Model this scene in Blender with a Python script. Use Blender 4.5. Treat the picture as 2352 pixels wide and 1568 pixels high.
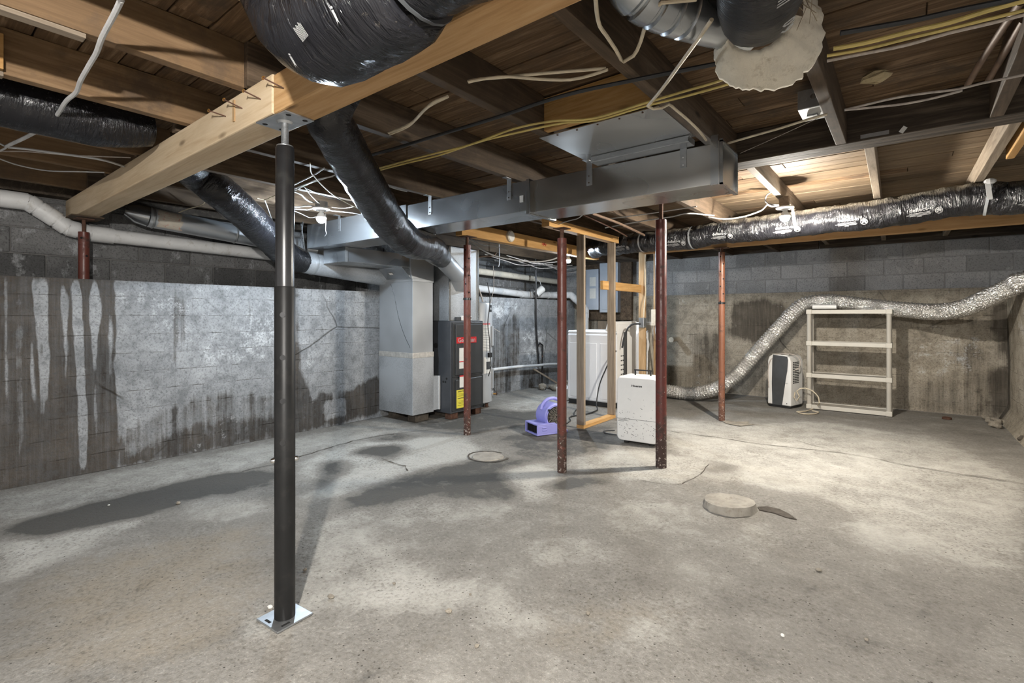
import bpy, bmesh, math, random
import numpy as np
from mathutils import Vector, Matrix, noise as mnoise

for _o in list(bpy.data.objects):
    bpy.data.objects.remove(_o, do_unlink=True)
scene = bpy.context.scene
COL = scene.collection
R = math.radians
random.seed(7)

# ------------------------------------------------------------------ camera
cam_data = bpy.data.cameras.new('camera')
cam = bpy.data.objects.new('camera', cam_data)
COL.objects.link(cam)
cam.location = (0, 0, 1.2)
cam.rotation_euler = (R(90), 0, R(38.292))
cam_data.sensor_width = 36.0
cam_data.lens = 17.526
cam_data.shift_y = -60.0 / 2352.0
cam_data.clip_start = 0.02
cam_data.clip_end = 60
scene.camera = cam

# ------------------------------------------------------------------ world, exposure
world = bpy.data.worlds.new('world')
scene.world = world
world.use_nodes = True
_bg = world.node_tree.nodes['Background']
_bg.inputs[0].default_value = (1.0, 0.98, 0.95, 1)
_bg.inputs[1].default_value = 0.6
vs = scene.view_settings
vs.view_transform = 'Standard'
vs.look = 'None'
vs.gamma = 1.0
vs.use_curve_mapping = False
vs.exposure = 0.42
cy = scene.cycles
cy.max_bounces = 5; cy.diffuse_bounces = 3; cy.glossy_bounces = 3; cy.transmission_bounces = 2
cy.caustics_reflective = False; cy.caustics_refractive = False
cy.use_adaptive_sampling = True; cy.adaptive_threshold = 0.1
cy.sample_clamp_indirect = 4.0
cy.use_light_tree = False
BULB_COOL = (0.74, 0.87, 1.0)
BULB_WARM = (1.0, 0.94, 0.84)
BULB_E = dict(left=1750.0, right=4700.0, near=9500.0, far=1700.0)
BULB_AT = dict(left=(-3.753, 2.235, 1.998), right=(-0.788, 4.665, 2.023), near=(0.0, -0.45, 1.88), far=(-3.666, 5.897, 1.965))

# ------------------------------------------------------------------ mesh helpers
def catmull(pts, step=0.05, closed=False):
    P = [Vector(p) for p in pts]
    if len(P) < 3:
        n = max(2, int((P[1] - P[0]).length / step) + 1)
        return [P[0].lerp(P[1], i / (n - 1)) for i in range(n)]
    out = []
    for i in range(len(P) - 1):
        p0 = P[i - 1] if i else P[0] * 2 - P[1]
        p1, p2 = P[i], P[i + 1]
        p3 = P[i + 2] if i + 2 < len(P) else P[-1] * 2 - P[-2]
        n = max(1, int(round((p2 - p1).length / step)))
        for k in range(n):
            t = k / n
            out.append(0.5 * ((2 * p1) + (p2 - p0) * t + (2 * p0 - 5 * p1 + 4 * p2 - p3) * t * t
                              + (3 * p1 - p0 - 3 * p2 + p3) * t ** 3))
    out.append(P[-1])
    return out

def frames(path):
    """tangent, normal, binormal along a path; the normal starts as near to world up as it can"""
    n = len(path)
    T = []
    for i in range(n):
        a = path[max(0, i - 1)]; b = path[min(n - 1, i + 1)]
        d = b - a
        T.append(d.normalized() if d.length > 1e-9 else Vector((0, 0, 1)))
    u = Vector((0, 0, 1)) if abs(T[0].z) < 0.9 else Vector((0, 1, 0))
    N = [(u - T[0] * u.dot(T[0])).normalized()]
    for i in range(1, n):
        v = N[-1] - T[i] * N[-1].dot(T[i])
        N.append(v.normalized() if v.length > 1e-9 else N[-1])
    B = [T[i].cross(N[i]) for i in range(n)]
    return T, N, B

class MB:
    def __init__(self):
        self.v = []; self.f = []
    def add(self, vs_, fs):
        o = len(self.v)
        self.v += [tuple(p) for p in vs_]
        self.f += [tuple(i + o for i in f) for f in fs]
        return self
    def box(self, x0, x1, y0, y1, z0, z1, M=None):
        c = [(x0, y0, z0), (x1, y0, z0), (x1, y1, z0), (x0, y1, z0), (x0, y0, z1), (x1, y0, z1), (x1, y1, z1), (x0, y1, z1)]
        if M is not None:
            c = [M @ Vector(p) for p in c]
        return self.add(c, [(0, 3, 2, 1), (4, 5, 6, 7), (0, 1, 5, 4), (1, 2, 6, 5), (2, 3, 7, 6), (3, 0, 4, 7)])
    def bar(self, a, b, w, h, up=(0, 0, 1)):
        """a rectangular bar from a to b, w across, h along up"""
        a = Vector(a); b = Vector(b); t = (b - a).normalized(); up = Vector(up)
        s = t.cross(up)
        if s.length < 1e-5: s = t.cross(Vector((1, 0, 0)))
        s.normalize(); u = s.cross(t)
        c = []
        for p in (a, b):
            for i, j in ((-1, -1), (1, -1), (1, 1), (-1, 1)):
                c.append(p + s * (i * w / 2) + u * (j * h / 2))
        return self.add(c, [(3, 2, 1, 0), (4, 5, 6, 7), (0, 1, 5, 4), (1, 2, 6, 5), (2, 3, 7, 6), (3, 0, 4, 7)])
    def tube(self, path, r, n=12, caps=True, jit=0.0, fr=8.0, flat=None, seed=0.0):
        path = [Vector(p) for p in path]
        T, N, B = frames(path)
        m = len(path); o = []
        for i, p in enumerate(path):
            rr = r(i / (m - 1)) if callable(r) else (r[i] if isinstance(r, (list, tuple)) else r)
            for k in range(n):
                a = 2 * math.pi * k / n
                q = rr
                if jit:
                    d = N[i] * math.cos(a) + B[i] * math.sin(a)
                    w = p + d * rr
                    q += jit * (mnoise.noise((w + Vector((seed, seed, 0))) * fr) + 0.6 * mnoise.noise((w + Vector((0, seed, 9))) * fr * 2.6))
                o.append(p + N[i] * (math.cos(a) * q * (flat or 1.0)) + B[i] * (math.sin(a) * q))
        fs = [(i * n + k, i * n + (k + 1) % n, (i + 1) * n + (k + 1) % n, (i + 1) * n + k) for i in range(m - 1) for k in range(n)]
        if caps:
            fs.append(tuple(range(n - 1, -1, -1)))
            fs.append(tuple((m - 1) * n + k for k in range(n)))
        if jit:
            al = [0.0]
            for i in range(1, m): al.append(al[-1] + (path[i] - path[i - 1]).length)
            self.uvt = (len(self.v), m, n, al, (r if isinstance(r, float) else 0.12))
        return self.add(o, fs)
    def cyl(self, a, b, r, r2=None, n=16, caps=True):
        return self.tube([a, b], [r, r if r2 is None else r2], n, caps)
    def lathe(self, prof, c=(0, 0, 0), n=20, M=None, caps=True):
        """prof: (radius, height) pairs, spun about z at c"""
        o = []
        for r, h in prof:
            for k in range(n):
                a = 2 * math.pi * k / n
                p = Vector((r * math.cos(a), r * math.sin(a), h))
                if M is not None: p = M @ p
                o.append(p + Vector(c))
        m = len(prof)
        fs = [(i * n + k, i * n + (k + 1) % n, (i + 1) * n + (k + 1) % n, (i + 1) * n + k) for i in range(m - 1) for k in range(n)]
        if caps:
            fs.append(tuple(range(n - 1, -1, -1))); fs.append(tuple((m - 1) * n + k for k in range(n)))
        return self.add(o, fs)
    def ring(self, r0, r1, h0, h1, n=24, M=None):
        return self.lathe([(r0, h0), (r1, h0), (r1, h1), (r0, h1), (r0, h0)], (0, 0, 0), n, M, False)
    def prism(self, poly, ax, a, b):
        """poly of 2-D points, extruded along axis ax ('x','y','z') from a to b"""
        def P(u, w, t):
            return {'x': (t, u, w), 'y': (u, t, w), 'z': (u, w, t)}[ax]
        n = len(poly)
        o = [P(u, w, a) for u, w in poly] + [P(u, w, b) for u, w in poly]
        fs = [(i, (i + 1) % n, n + (i + 1) % n, n + i) for i in range(n)] + [tuple(range(n - 1, -1, -1)), tuple(range(n, 2 * n))]
        return self.add(o, fs)
    def ball(self, c, r, n=10, m=7, s=(1, 1, 1)):
        pr = [(max(1e-4, r * math.sin(math.pi * i / m)), -r * math.cos(math.pi * i / m)) for i in range(m + 1)]
        return self.lathe(pr, c, n, Matrix.Diagonal((*s, 1)))
    def xf(self, M):
        self.v = [tuple(M @ Vector(p)) for p in self.v]
        return self
    def mesh(self, name, off=(0, 0, 0)):
        me = bpy.data.meshes.new(name)
        me.from_pydata([(p[0] - off[0], p[1] - off[1], p[2] - off[2]) for p in self.v], [], self.f)
        bm = bmesh.new(); bm.from_mesh(me)
        bmesh.ops.recalc_face_normals(bm, faces=bm.faces)
        bm.to_mesh(me); bm.free()
        return me
    def build(self, name, mat, parent=None, smooth=False, bevel=0.0, local=False, label=None, seg=2, loc=None):
        """world coordinates unless local; the mesh is stored relative to its origin"""
        if parent is not None:
            off = (0, 0, 0) if local else tuple(parent.get('_loc', (0, 0, 0)))
            me = self.mesh(name, off)
        else:
            off = loc if loc is not None else (0, 0, 0)
            me = self.mesh(name, off)
        o = bpy.data.objects.new(name, me)
        COL.objects.link(o)
        if parent is not None: o.parent = parent; o['_loc'] = list(parent.get('_loc', (0, 0, 0)))
        else: o.location = off; o['_loc'] = list(off)
        me.materials.append(mat)
        if getattr(self, 'uvt', None):
            st, m_, n_, al, rr = self.uvt
            uv = me.uv_layers.new(name='skin')
            for p in me.polygons:
                ks = [(me.loops[l].vertex_index - st) % n_ for l in p.loop_indices]
                wrap = 0 in ks and (n_ - 1) in ks and len(ks) == 4
                for l, k in zip(p.loop_indices, ks):
                    i = (me.loops[l].vertex_index - st) // n_
                    if 0 <= i < m_:
                        kk = n_ if (wrap and k == 0) else k
                        uv.data[l].uv = (al[i], 2 * math.pi * rr * kk / n_)
        if smooth:
            for p in me.polygons: p.use_smooth = True
            if smooth != 'all':
                me.set_sharp_from_angle(angle=R(38))
        if bevel:
            md = o.modifiers.new('bevel', 'BEVEL'); md.width = bevel; md.segments = seg; md.limit_method = 'ANGLE'; md.angle_limit = R(40)
        if label: o['label'] = label
        return o

def thing(name, label, cat, loc=(0, 0, 0), rz=0.0, group=None):
    o = bpy.data.objects.new(name, None)
    COL.objects.link(o)
    o.location = loc; o.rotation_euler = (0, 0, rz)
    o['_loc'] = list(loc)
    o.empty_display_size = 0.1
    return tag(o, label, cat, group)

def tag(o, label, cat, group=None):
    o['label'] = label; o['category'] = cat
    if group: o['group'] = group
    return o

def struct(o, label=None):
    o['kind'] = 'structure'
    if label: o['label'] = label
    return o

def text_mesh(txt, size=0.05, extrude=0.0004, bold=0.0, align='CENTER', sx=1.0):
    cu = bpy.data.curves.new('t', 'FONT')
    cu.body = txt; cu.size = size; cu.extrude = extrude; cu.offset = bold
    cu.align_x = align; cu.align_y = 'CENTER'; cu.resolution_u = 2
    ob = bpy.data.objects.new('t', cu); COL.objects.link(ob)
    me = bpy.data.meshes.new_from_object(ob.evaluated_get(bpy.context.evaluated_depsgraph_get()))
    V = [Vector((v.co.x * sx, v.co.y, v.co.z)) for v in me.vertices]; Fs = [tuple(p.vertices) for p in me.polygons]
    bpy.data.objects.remove(ob, do_unlink=True); bpy.data.curves.remove(cu); bpy.data.meshes.remove(me)
    return V, Fs

def face_matrix(origin, right, up):
    r = Vector(right).normalized(); u = Vector(up); u = (u - r * u.dot(r)).normalized(); n = r.cross(u)
    M = Matrix(((r.x, u.x, n.x, origin[0]), (r.y, u.y, n.y, origin[1]), (r.z, u.z, n.z, origin[2]), (0, 0, 0, 1)))
    return M

# ------------------------------------------------------------------ materials
class N:
    """a short hand for node materials"""
    def __init__(self, name):
        self.m = bpy.data.materials.new(name); self.m.use_nodes = True
        self.t = self.m.node_tree; self.t.nodes.clear()
        self.o = self.t.nodes.new('ShaderNodeOutputMaterial')
        self.b = self.t.nodes.new('ShaderNodeBsdfPrincipled')
        self.t.links.new(self.b.outputs[0], self.o.inputs[0])
    def n(self, kind, **kw):
        x = self.t.nodes.new('ShaderNode' + kind)
        for k, v in kw.items(): setattr(x, k, v)
        return x
    def put(self, sock, v):
        if hasattr(v, 'is_output'): self.t.links.new(v, sock)
        elif isinstance(v, (tuple, list)) and len(v) == 3 and sock.type == 'RGBA': sock.default_value = (*v, 1)
        elif isinstance(v, (int, float)) and sock.type == 'RGBA': sock.default_value = (v, v, v, 1)
        else: sock.default_value = v
    def co(self, scale=(1, 1, 1), kind='Object', rnd=False, rot=(0, 0, 0)):
        tc = self.n('TexCoord'); mp = self.n('Mapping')
        self.t.links.new(tc.outputs[kind], mp.inputs[0])
        mp.inputs['Scale'].default_value = scale if isinstance(scale, (tuple, list)) else (scale,) * 3
        mp.inputs['Rotation'].default_value = rot
        if rnd:
            oi = self.n('ObjectInfo'); mu = self.n('VectorMath', operation='MULTIPLY')
            cx = self.n('CombineXYZ')
            for i in range(3): self.t.links.new(oi.outputs['Random'], cx.inputs[i])
            self.t.links.new(cx.outputs[0], mu.inputs[0]); mu.inputs[1].default_value = (37.0, 53.0, 71.0)
            self.t.links.new(mu.outputs[0], mp.inputs['Location'])
        return mp.outputs[0]
    def rand(self):
        return self.n('ObjectInfo').outputs['Random']
    def noise(self, vec, scale=5, detail=4, rough=0.55, dist=0.0):
        x = self.n('TexNoise'); self.put(x.inputs['Vector'], vec)
        x.inputs['Scale'].default_value = scale; x.inputs['Detail'].default_value = detail
        x.inputs['Roughness'].default_value = rough; x.inputs['Distortion'].default_value = dist
        return x.outputs['Fac']
    def vor(self, vec, scale=5, feat='F1', out='Distance', rnd=1.0):
        x = self.n('TexVoronoi', feature=feat); self.put(x.inputs['Vector'], vec)
        x.inputs['Scale'].default_value = scale; x.inputs['Randomness'].default_value = rnd
        return x.outputs[out]
    def wave(self, vec, scale=5, dist=2.0, detail=2, dscale=1.0, dir='X', typ='BANDS'):
        x = self.n('TexWave', wave_type=typ); x.bands_direction = dir
        self.put(x.inputs['Vector'], vec); x.inputs['Scale'].default_value = scale
        x.inputs['Distortion'].default_value = dist; x.inputs['Detail'].default_value = detail; x.inputs['Detail Scale'].default_value = dscale
        return x.outputs['Fac']
    def attr(self, name):
        return self.n('Attribute', attribute_name=name).outputs['Fac']
    def ramp(self, fac, *stops):
        x = self.n('ValToRGB'); self.put(x.inputs[0], fac)
        e = x.color_ramp.elements
        while len(e) < len(stops): e.new(0.5)
        for i, (p, c) in enumerate(stops):
            e[i].position = p
            e[i].color = (c, c, c, 1) if isinstance(c, (int, float)) else (*c, 1)
        return x.outputs[0]
    def mix(self, fac, a, b, mode='MIX'):
        x = self.n('MixRGB', blend_type=mode)
        self.put(x.inputs[0], fac); self.put(x.inputs[1], a); self.put(x.inputs[2], b)
        return x.outputs[0]
    def math(self, op, a, b=0.0, clamp=False):
        x = self.n('Math', operation=op, use_clamp=clamp)
        self.put(x.inputs[0], a); self.put(x.inputs[1], b)
        return x.outputs[0]
    def sep(self, vec, i):
        x = self.n('SeparateXYZ'); self.put(x.inputs[0], vec); return x.outputs[i]
    def bump(self, h, strength=0.5, dist=0.01, prev=None):
        x = self.n('Bump'); self.put(x.inputs['Height'], h)
        x.inputs['Strength'].default_value = strength; x.inputs['Distance'].default_value = dist
        if prev is not None: self.put(x.inputs['Normal'], prev)
        return x.outputs[0]
    def out(self, col, rough=0.6, metal=0.0, normal=None, spec=None, coat=None, emit=None, es=0.0):
        self.put(self.b.inputs['Base Color'], col); self.put(self.b.inputs['Roughness'], rough); self.put(self.b.inputs['Metallic'], metal)
        if normal is not None: self.put(self.b.inputs['Normal'], normal)
        if spec is not None: self.b.inputs['Specular IOR Level'].default_value = spec
        if coat is not None: self.b.inputs['Coat Weight'].default_value = coat
        if emit is not None:
            self.put(self.b.inputs['Emission Color'], emit); self.b.inputs['Emission Strength'].default_value = es
        return self.m

def plain(name, col, rough=0.5, metal=0.0, var=0.12, sc=9, bump=0.0, dirt=None, spec=None):
    m = N(name); c = m.co(1.0, rnd=True)
    f = m.noise(c, sc, 5, 0.6)
    lo = tuple(x * (1 - var) for x in col); hi = tuple(min(1, x * (1 + var)) for x in col)
    k = m.ramp(f, (0.3, lo), (0.7, hi))
    if dirt: 
        g = m.ramp(m.noise(c, sc * 2.3, 6, 0.7), (0.55, 0.0), (0.72, 1.0))
        k = m.mix(g, k, dirt)
    nb = m.bump(m.noise(c, sc * 14, 3), bump, 0.003) if bump else None
    return m.out(k, rough, metal, nb, spec)

def wood(name, axis, dark, mid, light, rough=0.75, grain=1.0, knots=True, stain=None, bump=0.35):
    m = N(name)
    s = {'x': (0.6, 9, 9), 'y': (9, 0.6, 9), 'z': (9, 9, 0.6)}[axis]
    c = m.co(s, rnd=True)
    f = m.noise(c, 2.2 * grain, 6, 0.62, 1.2)
    fine = m.noise(m.co(tuple(x * 6 for x in s), rnd=True), 2.0, 3, 0.6)
    f2 = m.math('ADD', m.math('MULTIPLY', f, 0.75), m.math('MULTIPLY', fine, 0.25))
    col = m.ramp(f2, (0.32, dark), (0.5, mid), (0.68, light))
    big = m.noise(m.co(1.3, rnd=True), 1.4, 4, 0.6)
    rv = m.math('ADD', m.math('MULTIPLY', m.rand(), 0.35), m.math('MULTIPLY', big, 0.65))
    col = m.mix(m.ramp(rv, (0.3, 0.0), (0.75, 0.55)), col, tuple(x * 0.55 for x in mid))
    if knots:
        ks = {'x': (2.2, 7, 7), 'y': (7, 2.2, 7), 'z': (7, 7, 2.2)}[axis]
        kn = m.vor(m.co(ks, rnd=True), 0.9)
        col = m.mix(m.ramp(kn, (0.045, 0.9), (0.11, 0.0)), col, tuple(x * 0.4 for x in dark))
    if stain:
        st = m.ramp(m.noise(m.co(2.4, rnd=True), 1.6, 6, 0.7), (0.5, 0.0), (0.66, 1.0))
        col = m.mix(m.math('MULTIPLY', st, 0.75), col, stain)
    nb = m.bump(f2, bump, 0.004)
    return m.out(col, rough, 0.0, nb, 0.25)

def galv(name, base=(0.52, 0.54, 0.56), rough=0.33, scale=70.0, rust=0.0, metal=0.9, con=1.0):
    m = N(name); c = m.co(1.0, rnd=True)
    cell = m.vor(c, scale, out='Color')
    g = m.n('RGBToBW'); m.put(g.inputs[0], cell)
    f = m.math('ADD', m.math('MULTIPLY', g.outputs[0], 0.24 * (con - 1.0) / 0.6), m.math('MULTIPLY', m.noise(c, 2.0, 2), 1.0))
    col = m.ramp(f, (0.25, tuple(x * (1 - 0.2 * con) for x in base)), (0.7, tuple(min(1, x * (1 + 0.14 * con)) for x in base)))
    rg = m.ramp(f, (0.25, rough - 0.07), (0.75, rough + 0.09))
    me = metal
    if rust:
        geo = m.n('NewGeometry'); zz = m.sep(geo.outputs['Position'], 2); xx = m.sep(geo.outputs['Position'], 0)
        zone = m.math('MULTIPLY', m.ramp(m.math('ADD', xx, 2.2), (0.7, 0.0), (1.0, 1.0)), m.ramp(m.math('SUBTRACT', zz, 1.3), (0.56, 0.19), (0.60, 0.0)))
        rs = m.ramp(m.math('ADD', m.noise(c, 16.0, 5, 0.7), zone), (0.76, 0.0), (0.79, 1.0))
        col = m.mix(rs, col, (0.11, 0.045, 0.028)); rg = m.mix(rs, rg, 0.85)
        me = m.math('MULTIPLY', m.math('SUBTRACT', 1.0, rs), metal)
    nb = m.bump(m.noise(c, 1.3, 2), 0.22, 0.03)
    return m.out(col, rg, me, nb)

def black_jacket(name, wr=1.0, ro=0.25, sp=0.42, dk=1.0):
    """shiny film with wrinkles running round the duct; UV is metres along and round"""
    m = N(name); c = m.co(1.0, rnd=True)
    w1 = m.noise(m.co((34, 7, 1), kind='UV'), 1.0, 4, 0.6, 1.4)
    w2 = m.noise(m.co((90, 26, 1), kind='UV'), 1.0, 3, 0.6, 0.8)
    patch = m.ramp(m.noise(c, 4.0, 2), (0.38, 0.25), (0.62, 1.0))
    h = m.math('MULTIPLY', m.math('ADD', m.math('MULTIPLY', w1, 0.75), m.math('MULTIPLY', w2, 0.25)), patch)
    nb = m.bump(h, wr, 0.03)
    geo = m.n('NewGeometry'); up = m.sep(geo.outputs['Normal'], 2)
    dust = m.math('MULTIPLY', m.ramp(up, (0.45, 0.0), (0.95, 1.0)), m.ramp(m.noise(c, 11, 4, 0.7), (0.35, 0.3), (0.6, 1.0)))
    speck = m.ramp(m.noise(c, 75, 3, 0.7), (0.64, 0.0), (0.72, 0.6))
    d = m.math('MAXIMUM', m.math('MULTIPLY', dust, 0.5 * dk), m.math('MULTIPLY', speck, 0.16 * dk))
    col = m.mix(d, (0.0085, 0.0085, 0.0105), (0.30, 0.26, 0.20))
    rg = m.ramp(d, (0.0, ro), (0.8, 0.7))
    return m.out(col, rg, 0.0, nb, sp)

def concrete_floor():
    m = N('floor_concrete'); c = m.co(1.0)
    damp = m.attr('damp'); sand = m.attr('sand')
    n1 = m.noise(c, 1.7, 5, 0.66, 0.5); n2 = m.noise(c, 6.0, 6, 0.74, 0.4); n3 = m.noise(c, 55, 4, 0.7)
    wob = m.math('ADD', m.math('MULTIPLY', m.math('SUBTRACT', n1, 0.5), 0.5), m.math('MULTIPLY', m.math('SUBTRACT', n2, 0.5), 0.7))
    d = m.math('ADD', damp, wob)
    col = m.ramp(d, (0.14, (0.45, 0.433, 0.395)), (0.34, (0.335, 0.321, 0.29)), (0.46, (0.245, 0.231, 0.208)), (0.66, (0.185, 0.173, 0.154)), (0.78, (0.085, 0.081, 0.074)))
    s = m.math('ADD', sand, m.math('MULTIPLY', m.math('SUBTRACT', n2, 0.5), 0.7))
    col = m.mix(m.ramp(s, (0.4, 0.0), (0.8, 0.5)), col, (0.40, 0.33, 0.235))
    col = m.mix(m.math('MULTIPLY', m.ramp(n3, (0.30, 0.95), (0.50, 0.0)), m.ramp(n1, (0.38, 0.25), (0.62, 0.9))), col, (0.10, 0.088, 0.072))
    dry = m.ramp(d, (0.45, 1.0), (0.72, 0.12))
    col = m.mix(m.math('MULTIPLY', m.ramp(n3, (0.56, 0.0), (0.75, 0.35)), dry), col, (0.55, 0.53, 0.49))
    pit = m.ramp(m.vor(c, 38), (0.07, 1.0), (0.15, 0.0))
    pit = m.math('MULTIPLY', pit, m.ramp(m.noise(c, 4.2, 4), (0.44, 0.0), (0.58, 1.0)))
    col = m.mix(pit, col, (0.06, 0.052, 0.042))
    grit = m.ramp(m.noise(c, 130, 3, 0.7), (0.60, 0.0), (0.7, 0.6))
    col = m.mix(m.math('MULTIPLY', grit, dry), col, (0.52, 0.48, 0.42))
    h = m.math('ADD', m.math('MULTIPLY', n3, 0.55), m.math('MULTIPLY', n2, 0.5))
    h = m.math('SUBTRACT', h, m.math('MULTIPLY', pit, 0.5))
    rg = m.ramp(d, (0.5, 0.92), (0.95, 0.62))
    return m.out(col, rg, 0.0, m.bump(h, 0.85, 0.012), 0.3)

def concrete_wall(name, lo, mid, hi, brown, along='y', streaks=1.0):
    """poured wall: 'wet' darkens and browns, 'white' is efflorescence"""
    m = N(name); c = m.co(1.0)
    wet = m.attr('wet'); white = m.attr('white')
    n1 = m.noise(c, 1.5, 5, 0.66, 0.3); n2 = m.noise(c, 9, 5, 0.68); n3 = m.noise(c, 60, 3, 0.7)
    sc = (1, 13, 0.55) if along == 'y' else (13, 1, 0.55)
    st = m.noise(m.co(sc), 1.3, 6, 0.7)
    base = m.ramp(m.math('ADD', m.math('MULTIPLY', n1, 0.6), m.math('MULTIPLY', n2, 0.4)), (0.34, lo), (0.5, mid), (0.66, hi))
    w = m.math('ADD', wet, m.math('MULTIPLY', m.math('SUBTRACT', st, 0.5), 0.9 * streaks))
    w = m.math('ADD', w, m.math('MULTIPLY', m.math('SUBTRACT', n2, 0.5), 0.75))
    dark = m.mix(m.ramp(n1, (0.4, 0.0), (0.6, 1.0)), tuple(x * 0.42 for x in brown), brown)
    st2 = m.noise(m.co(tuple(x * 2.3 for x in sc)), 1.3, 4, 0.7)
    dark = m.mix(m.ramp(m.math('ADD', m.math('MULTIPLY', st2, 0.6), m.math('MULTIPLY', n2, 0.4)), (0.44, 0.0), (0.62, 0.34)), dark, tuple(x * 0.62 for x in mid))
    col = m.mix(m.ramp(w, (0.40, 0.0), (0.66, 0.92)), base, dark)
    wh = m.math('ADD', white, m.math('MULTIPLY', m.math('SUBTRACT', n2, 0.5), 1.3))
    wh = m.math('ADD', wh, m.math('MULTIPLY', m.math('SUBTRACT', n3, 0.5), 0.5))
    col = m.mix(m.ramp(wh, (0.68, 0.0), (0.92, 0.7)), col, (0.60, 0.61, 0.62))
    col = m.mix(m.ramp(n3, (0.3, 0.6), (0.5, 0.0)), col, tuple(x * 0.35 for x in lo))
    col = m.mix(m.ramp(n2, (0.36, 0.35), (0.5, 0.0)), col, tuple(x * 0.55 for x in lo))
    # board marks of the formwork, faint and level, and hairline cracks
    zz = m.math('ADD', m.sep(c, 2), m.math('MULTIPLY', n1, 0.03))
    fr = m.math('FRACT', m.math('MULTIPLY', zz, 6.6))
    line = m.ramp(fr, (0.0, 1.0), (0.05, 0.0))
    line = m.math('MULTIPLY', line, m.ramp(n2, (0.45, 0.0), (0.6, 0.8)))
    crk = m.ramp(m.vor(m.mix(0.16, c, m.n('TexNoise').outputs['Color']), 0.85, 'DISTANCE_TO_EDGE'), (0.0, 1.0), (0.008, 0.0))
    crk = m.math('MULTIPLY', crk, m.ramp(m.noise(c, 1.1, 2), (0.52, 0.0), (0.58, 1.0)))
    lc = m.math('MAXIMUM', line, crk)
    col = m.mix(m.math('MULTIPLY', lc, 0.6), col, tuple(x * 0.3 for x in brown))
    h = m.math('ADD', m.math('MULTIPLY', n2, 0.7), m.math('MULTIPLY', n3, 0.35))
    h = m.math('SUBTRACT', h, m.math('MULTIPLY', lc, 0.5))
    return m.out(col, 0.9, 0.0, m.bump(h, 0.85, 0.016), 0.25)

def block_mat(name, lo, hi, white):
    m = N(name); c = m.co(1.0, rnd=True)
    n1 = m.noise(c, 3.2, 6, 0.65); n2 = m.noise(c, 70, 3, 0.7)
    col = m.ramp(m.math('ADD', m.math('MULTIPLY', n1, 0.7), m.math('MULTIPLY', m.rand(), 0.3)), (0.34, lo), (0.68, hi))
    w = m.ramp(m.noise(m.co((5, 5, 3.2), rnd=True), 1.5, 8, 0.72), (0.56, 0.0), (0.66, 0.75))
    col = m.mix(w, col, white)
    col = m.mix(m.ramp(n2, (0.32, 0.6), (0.5, 0.0)), col, tuple(x * 0.3 for x in lo))
    return m.out(col, 0.92, 0.0, m.bump(m.math('ADD', n2, m.noise(c, 12, 4)), 0.7, 0.008), 0.2)

def rusty(name, paint, rust, amount=0.0):
    """painted tube: paint above, scaling rust towards the foot (world height)"""
    m = N(name); c = m.co(1.0, rnd=True)
    geo = m.n('NewGeometry'); z = m.sep(geo.outputs['Position'], 2)
    foot = m.ramp(z, (0.0, 1.0), (0.55, 0.0))
    f = m.math('ADD', m.noise(c, 13, 7, 0.72), m.math('MULTIPLY', foot, 0.24 + amount))
    col = m.mix(m.ramp(f, (0.56, 0.0), (0.66, 1.0)), paint, rust)
    col = m.mix(m.ramp(m.noise(c, 2.2, 5), (0.45, 0.0), (0.65, 0.4)), col, tuple(x * 0.45 for x in paint))
    chip = m.ramp(m.math('ADD', m.noise(c, 48, 4, 0.7), m.math('MULTIPLY', foot, 0.12)), (0.68, 0.0), (0.72, 0.8))
    col = m.mix(chip, col, (0.42, 0.36, 0.32))
    rg = m.ramp(f, (0.5, 0.36), (0.7, 0.85))
    return m.out(col, rg, 0.0, m.bump(f, 0.3, 0.004), 0.5)

def foil(name):
    m = N(name); c = m.co(1.0)
    rings = m.wave(m.co((1, 1, 1), kind='UV'), 10.6, 1.6, 2, 6.0)
    cr = m.vor(m.co((1, 1, 1), kind='UV'), 55); n = m.noise(c, 30, 4, 0.7)
    h = m.math('ADD', m.math('MULTIPLY', cr, 0.8), m.math('ADD', m.math('MULTIPLY', rings, 0.5), n))
    col = m.ramp(n, (0.3, (0.66, 0.65, 0.62)), (0.7, (0.92, 0.91, 0.88)))
    return m.out(col, 0.27, 0.85, m.bump(h, 0.9, 0.014))

MT = {}
MT['floor'] = concrete_floor()
MT['wall_left'] = concrete_wall('grey_poured_concrete', (0.19, 0.195, 0.20), (0.27, 0.275, 0.28), (0.39, 0.395, 0.40), (0.058, 0.043, 0.029), 'y', 1.05)
MT['wall_back'] = concrete_wall('brown_poured_concrete', (0.22, 0.195, 0.16), (0.345, 0.305, 0.245), (0.46, 0.415, 0.345), (0.072, 0.060, 0.047), 'x', 0.8)
MT['block_dark'] = block_mat('dark_block', (0.085, 0.085, 0.085), (0.20, 0.20, 0.20), (0.40, 0.41, 0.42))
MT['block_light'] = block_mat('painted_block', (0.30, 0.295, 0.29), (0.46, 0.455, 0.45), (0.52, 0.51, 0.50))
MT['mortar_light'] = plain('painted_mortar', (0.30, 0.295, 0.29), 0.95, bump=0.5)
MT['mortar'] = plain('mortar', (0.15, 0.145, 0.14), 0.95, bump=0.5)
MT['pine_x'] = wood('new_pine_along_x', 'x', (0.36, 0.195, 0.080), (0.50, 0.305, 0.142), (0.60, 0.40, 0.215))
MT['pine_pale_x'] = wood('pale_pine_along_x', 'x', (0.50, 0.36, 0.22), (0.64, 0.50, 0.335), (0.74, 0.60, 0.43))
MT['pine_y'] = wood('new_pine_along_y', 'y', (0.40, 0.20, 0.065), (0.54, 0.31, 0.115), (0.66, 0.41, 0.18))
MT['pine_z'] = wood('pine_stud', 'z', (0.30, 0.18, 0.085), (0.47, 0.31, 0.165), (0.60, 0.43, 0.26))
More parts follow.
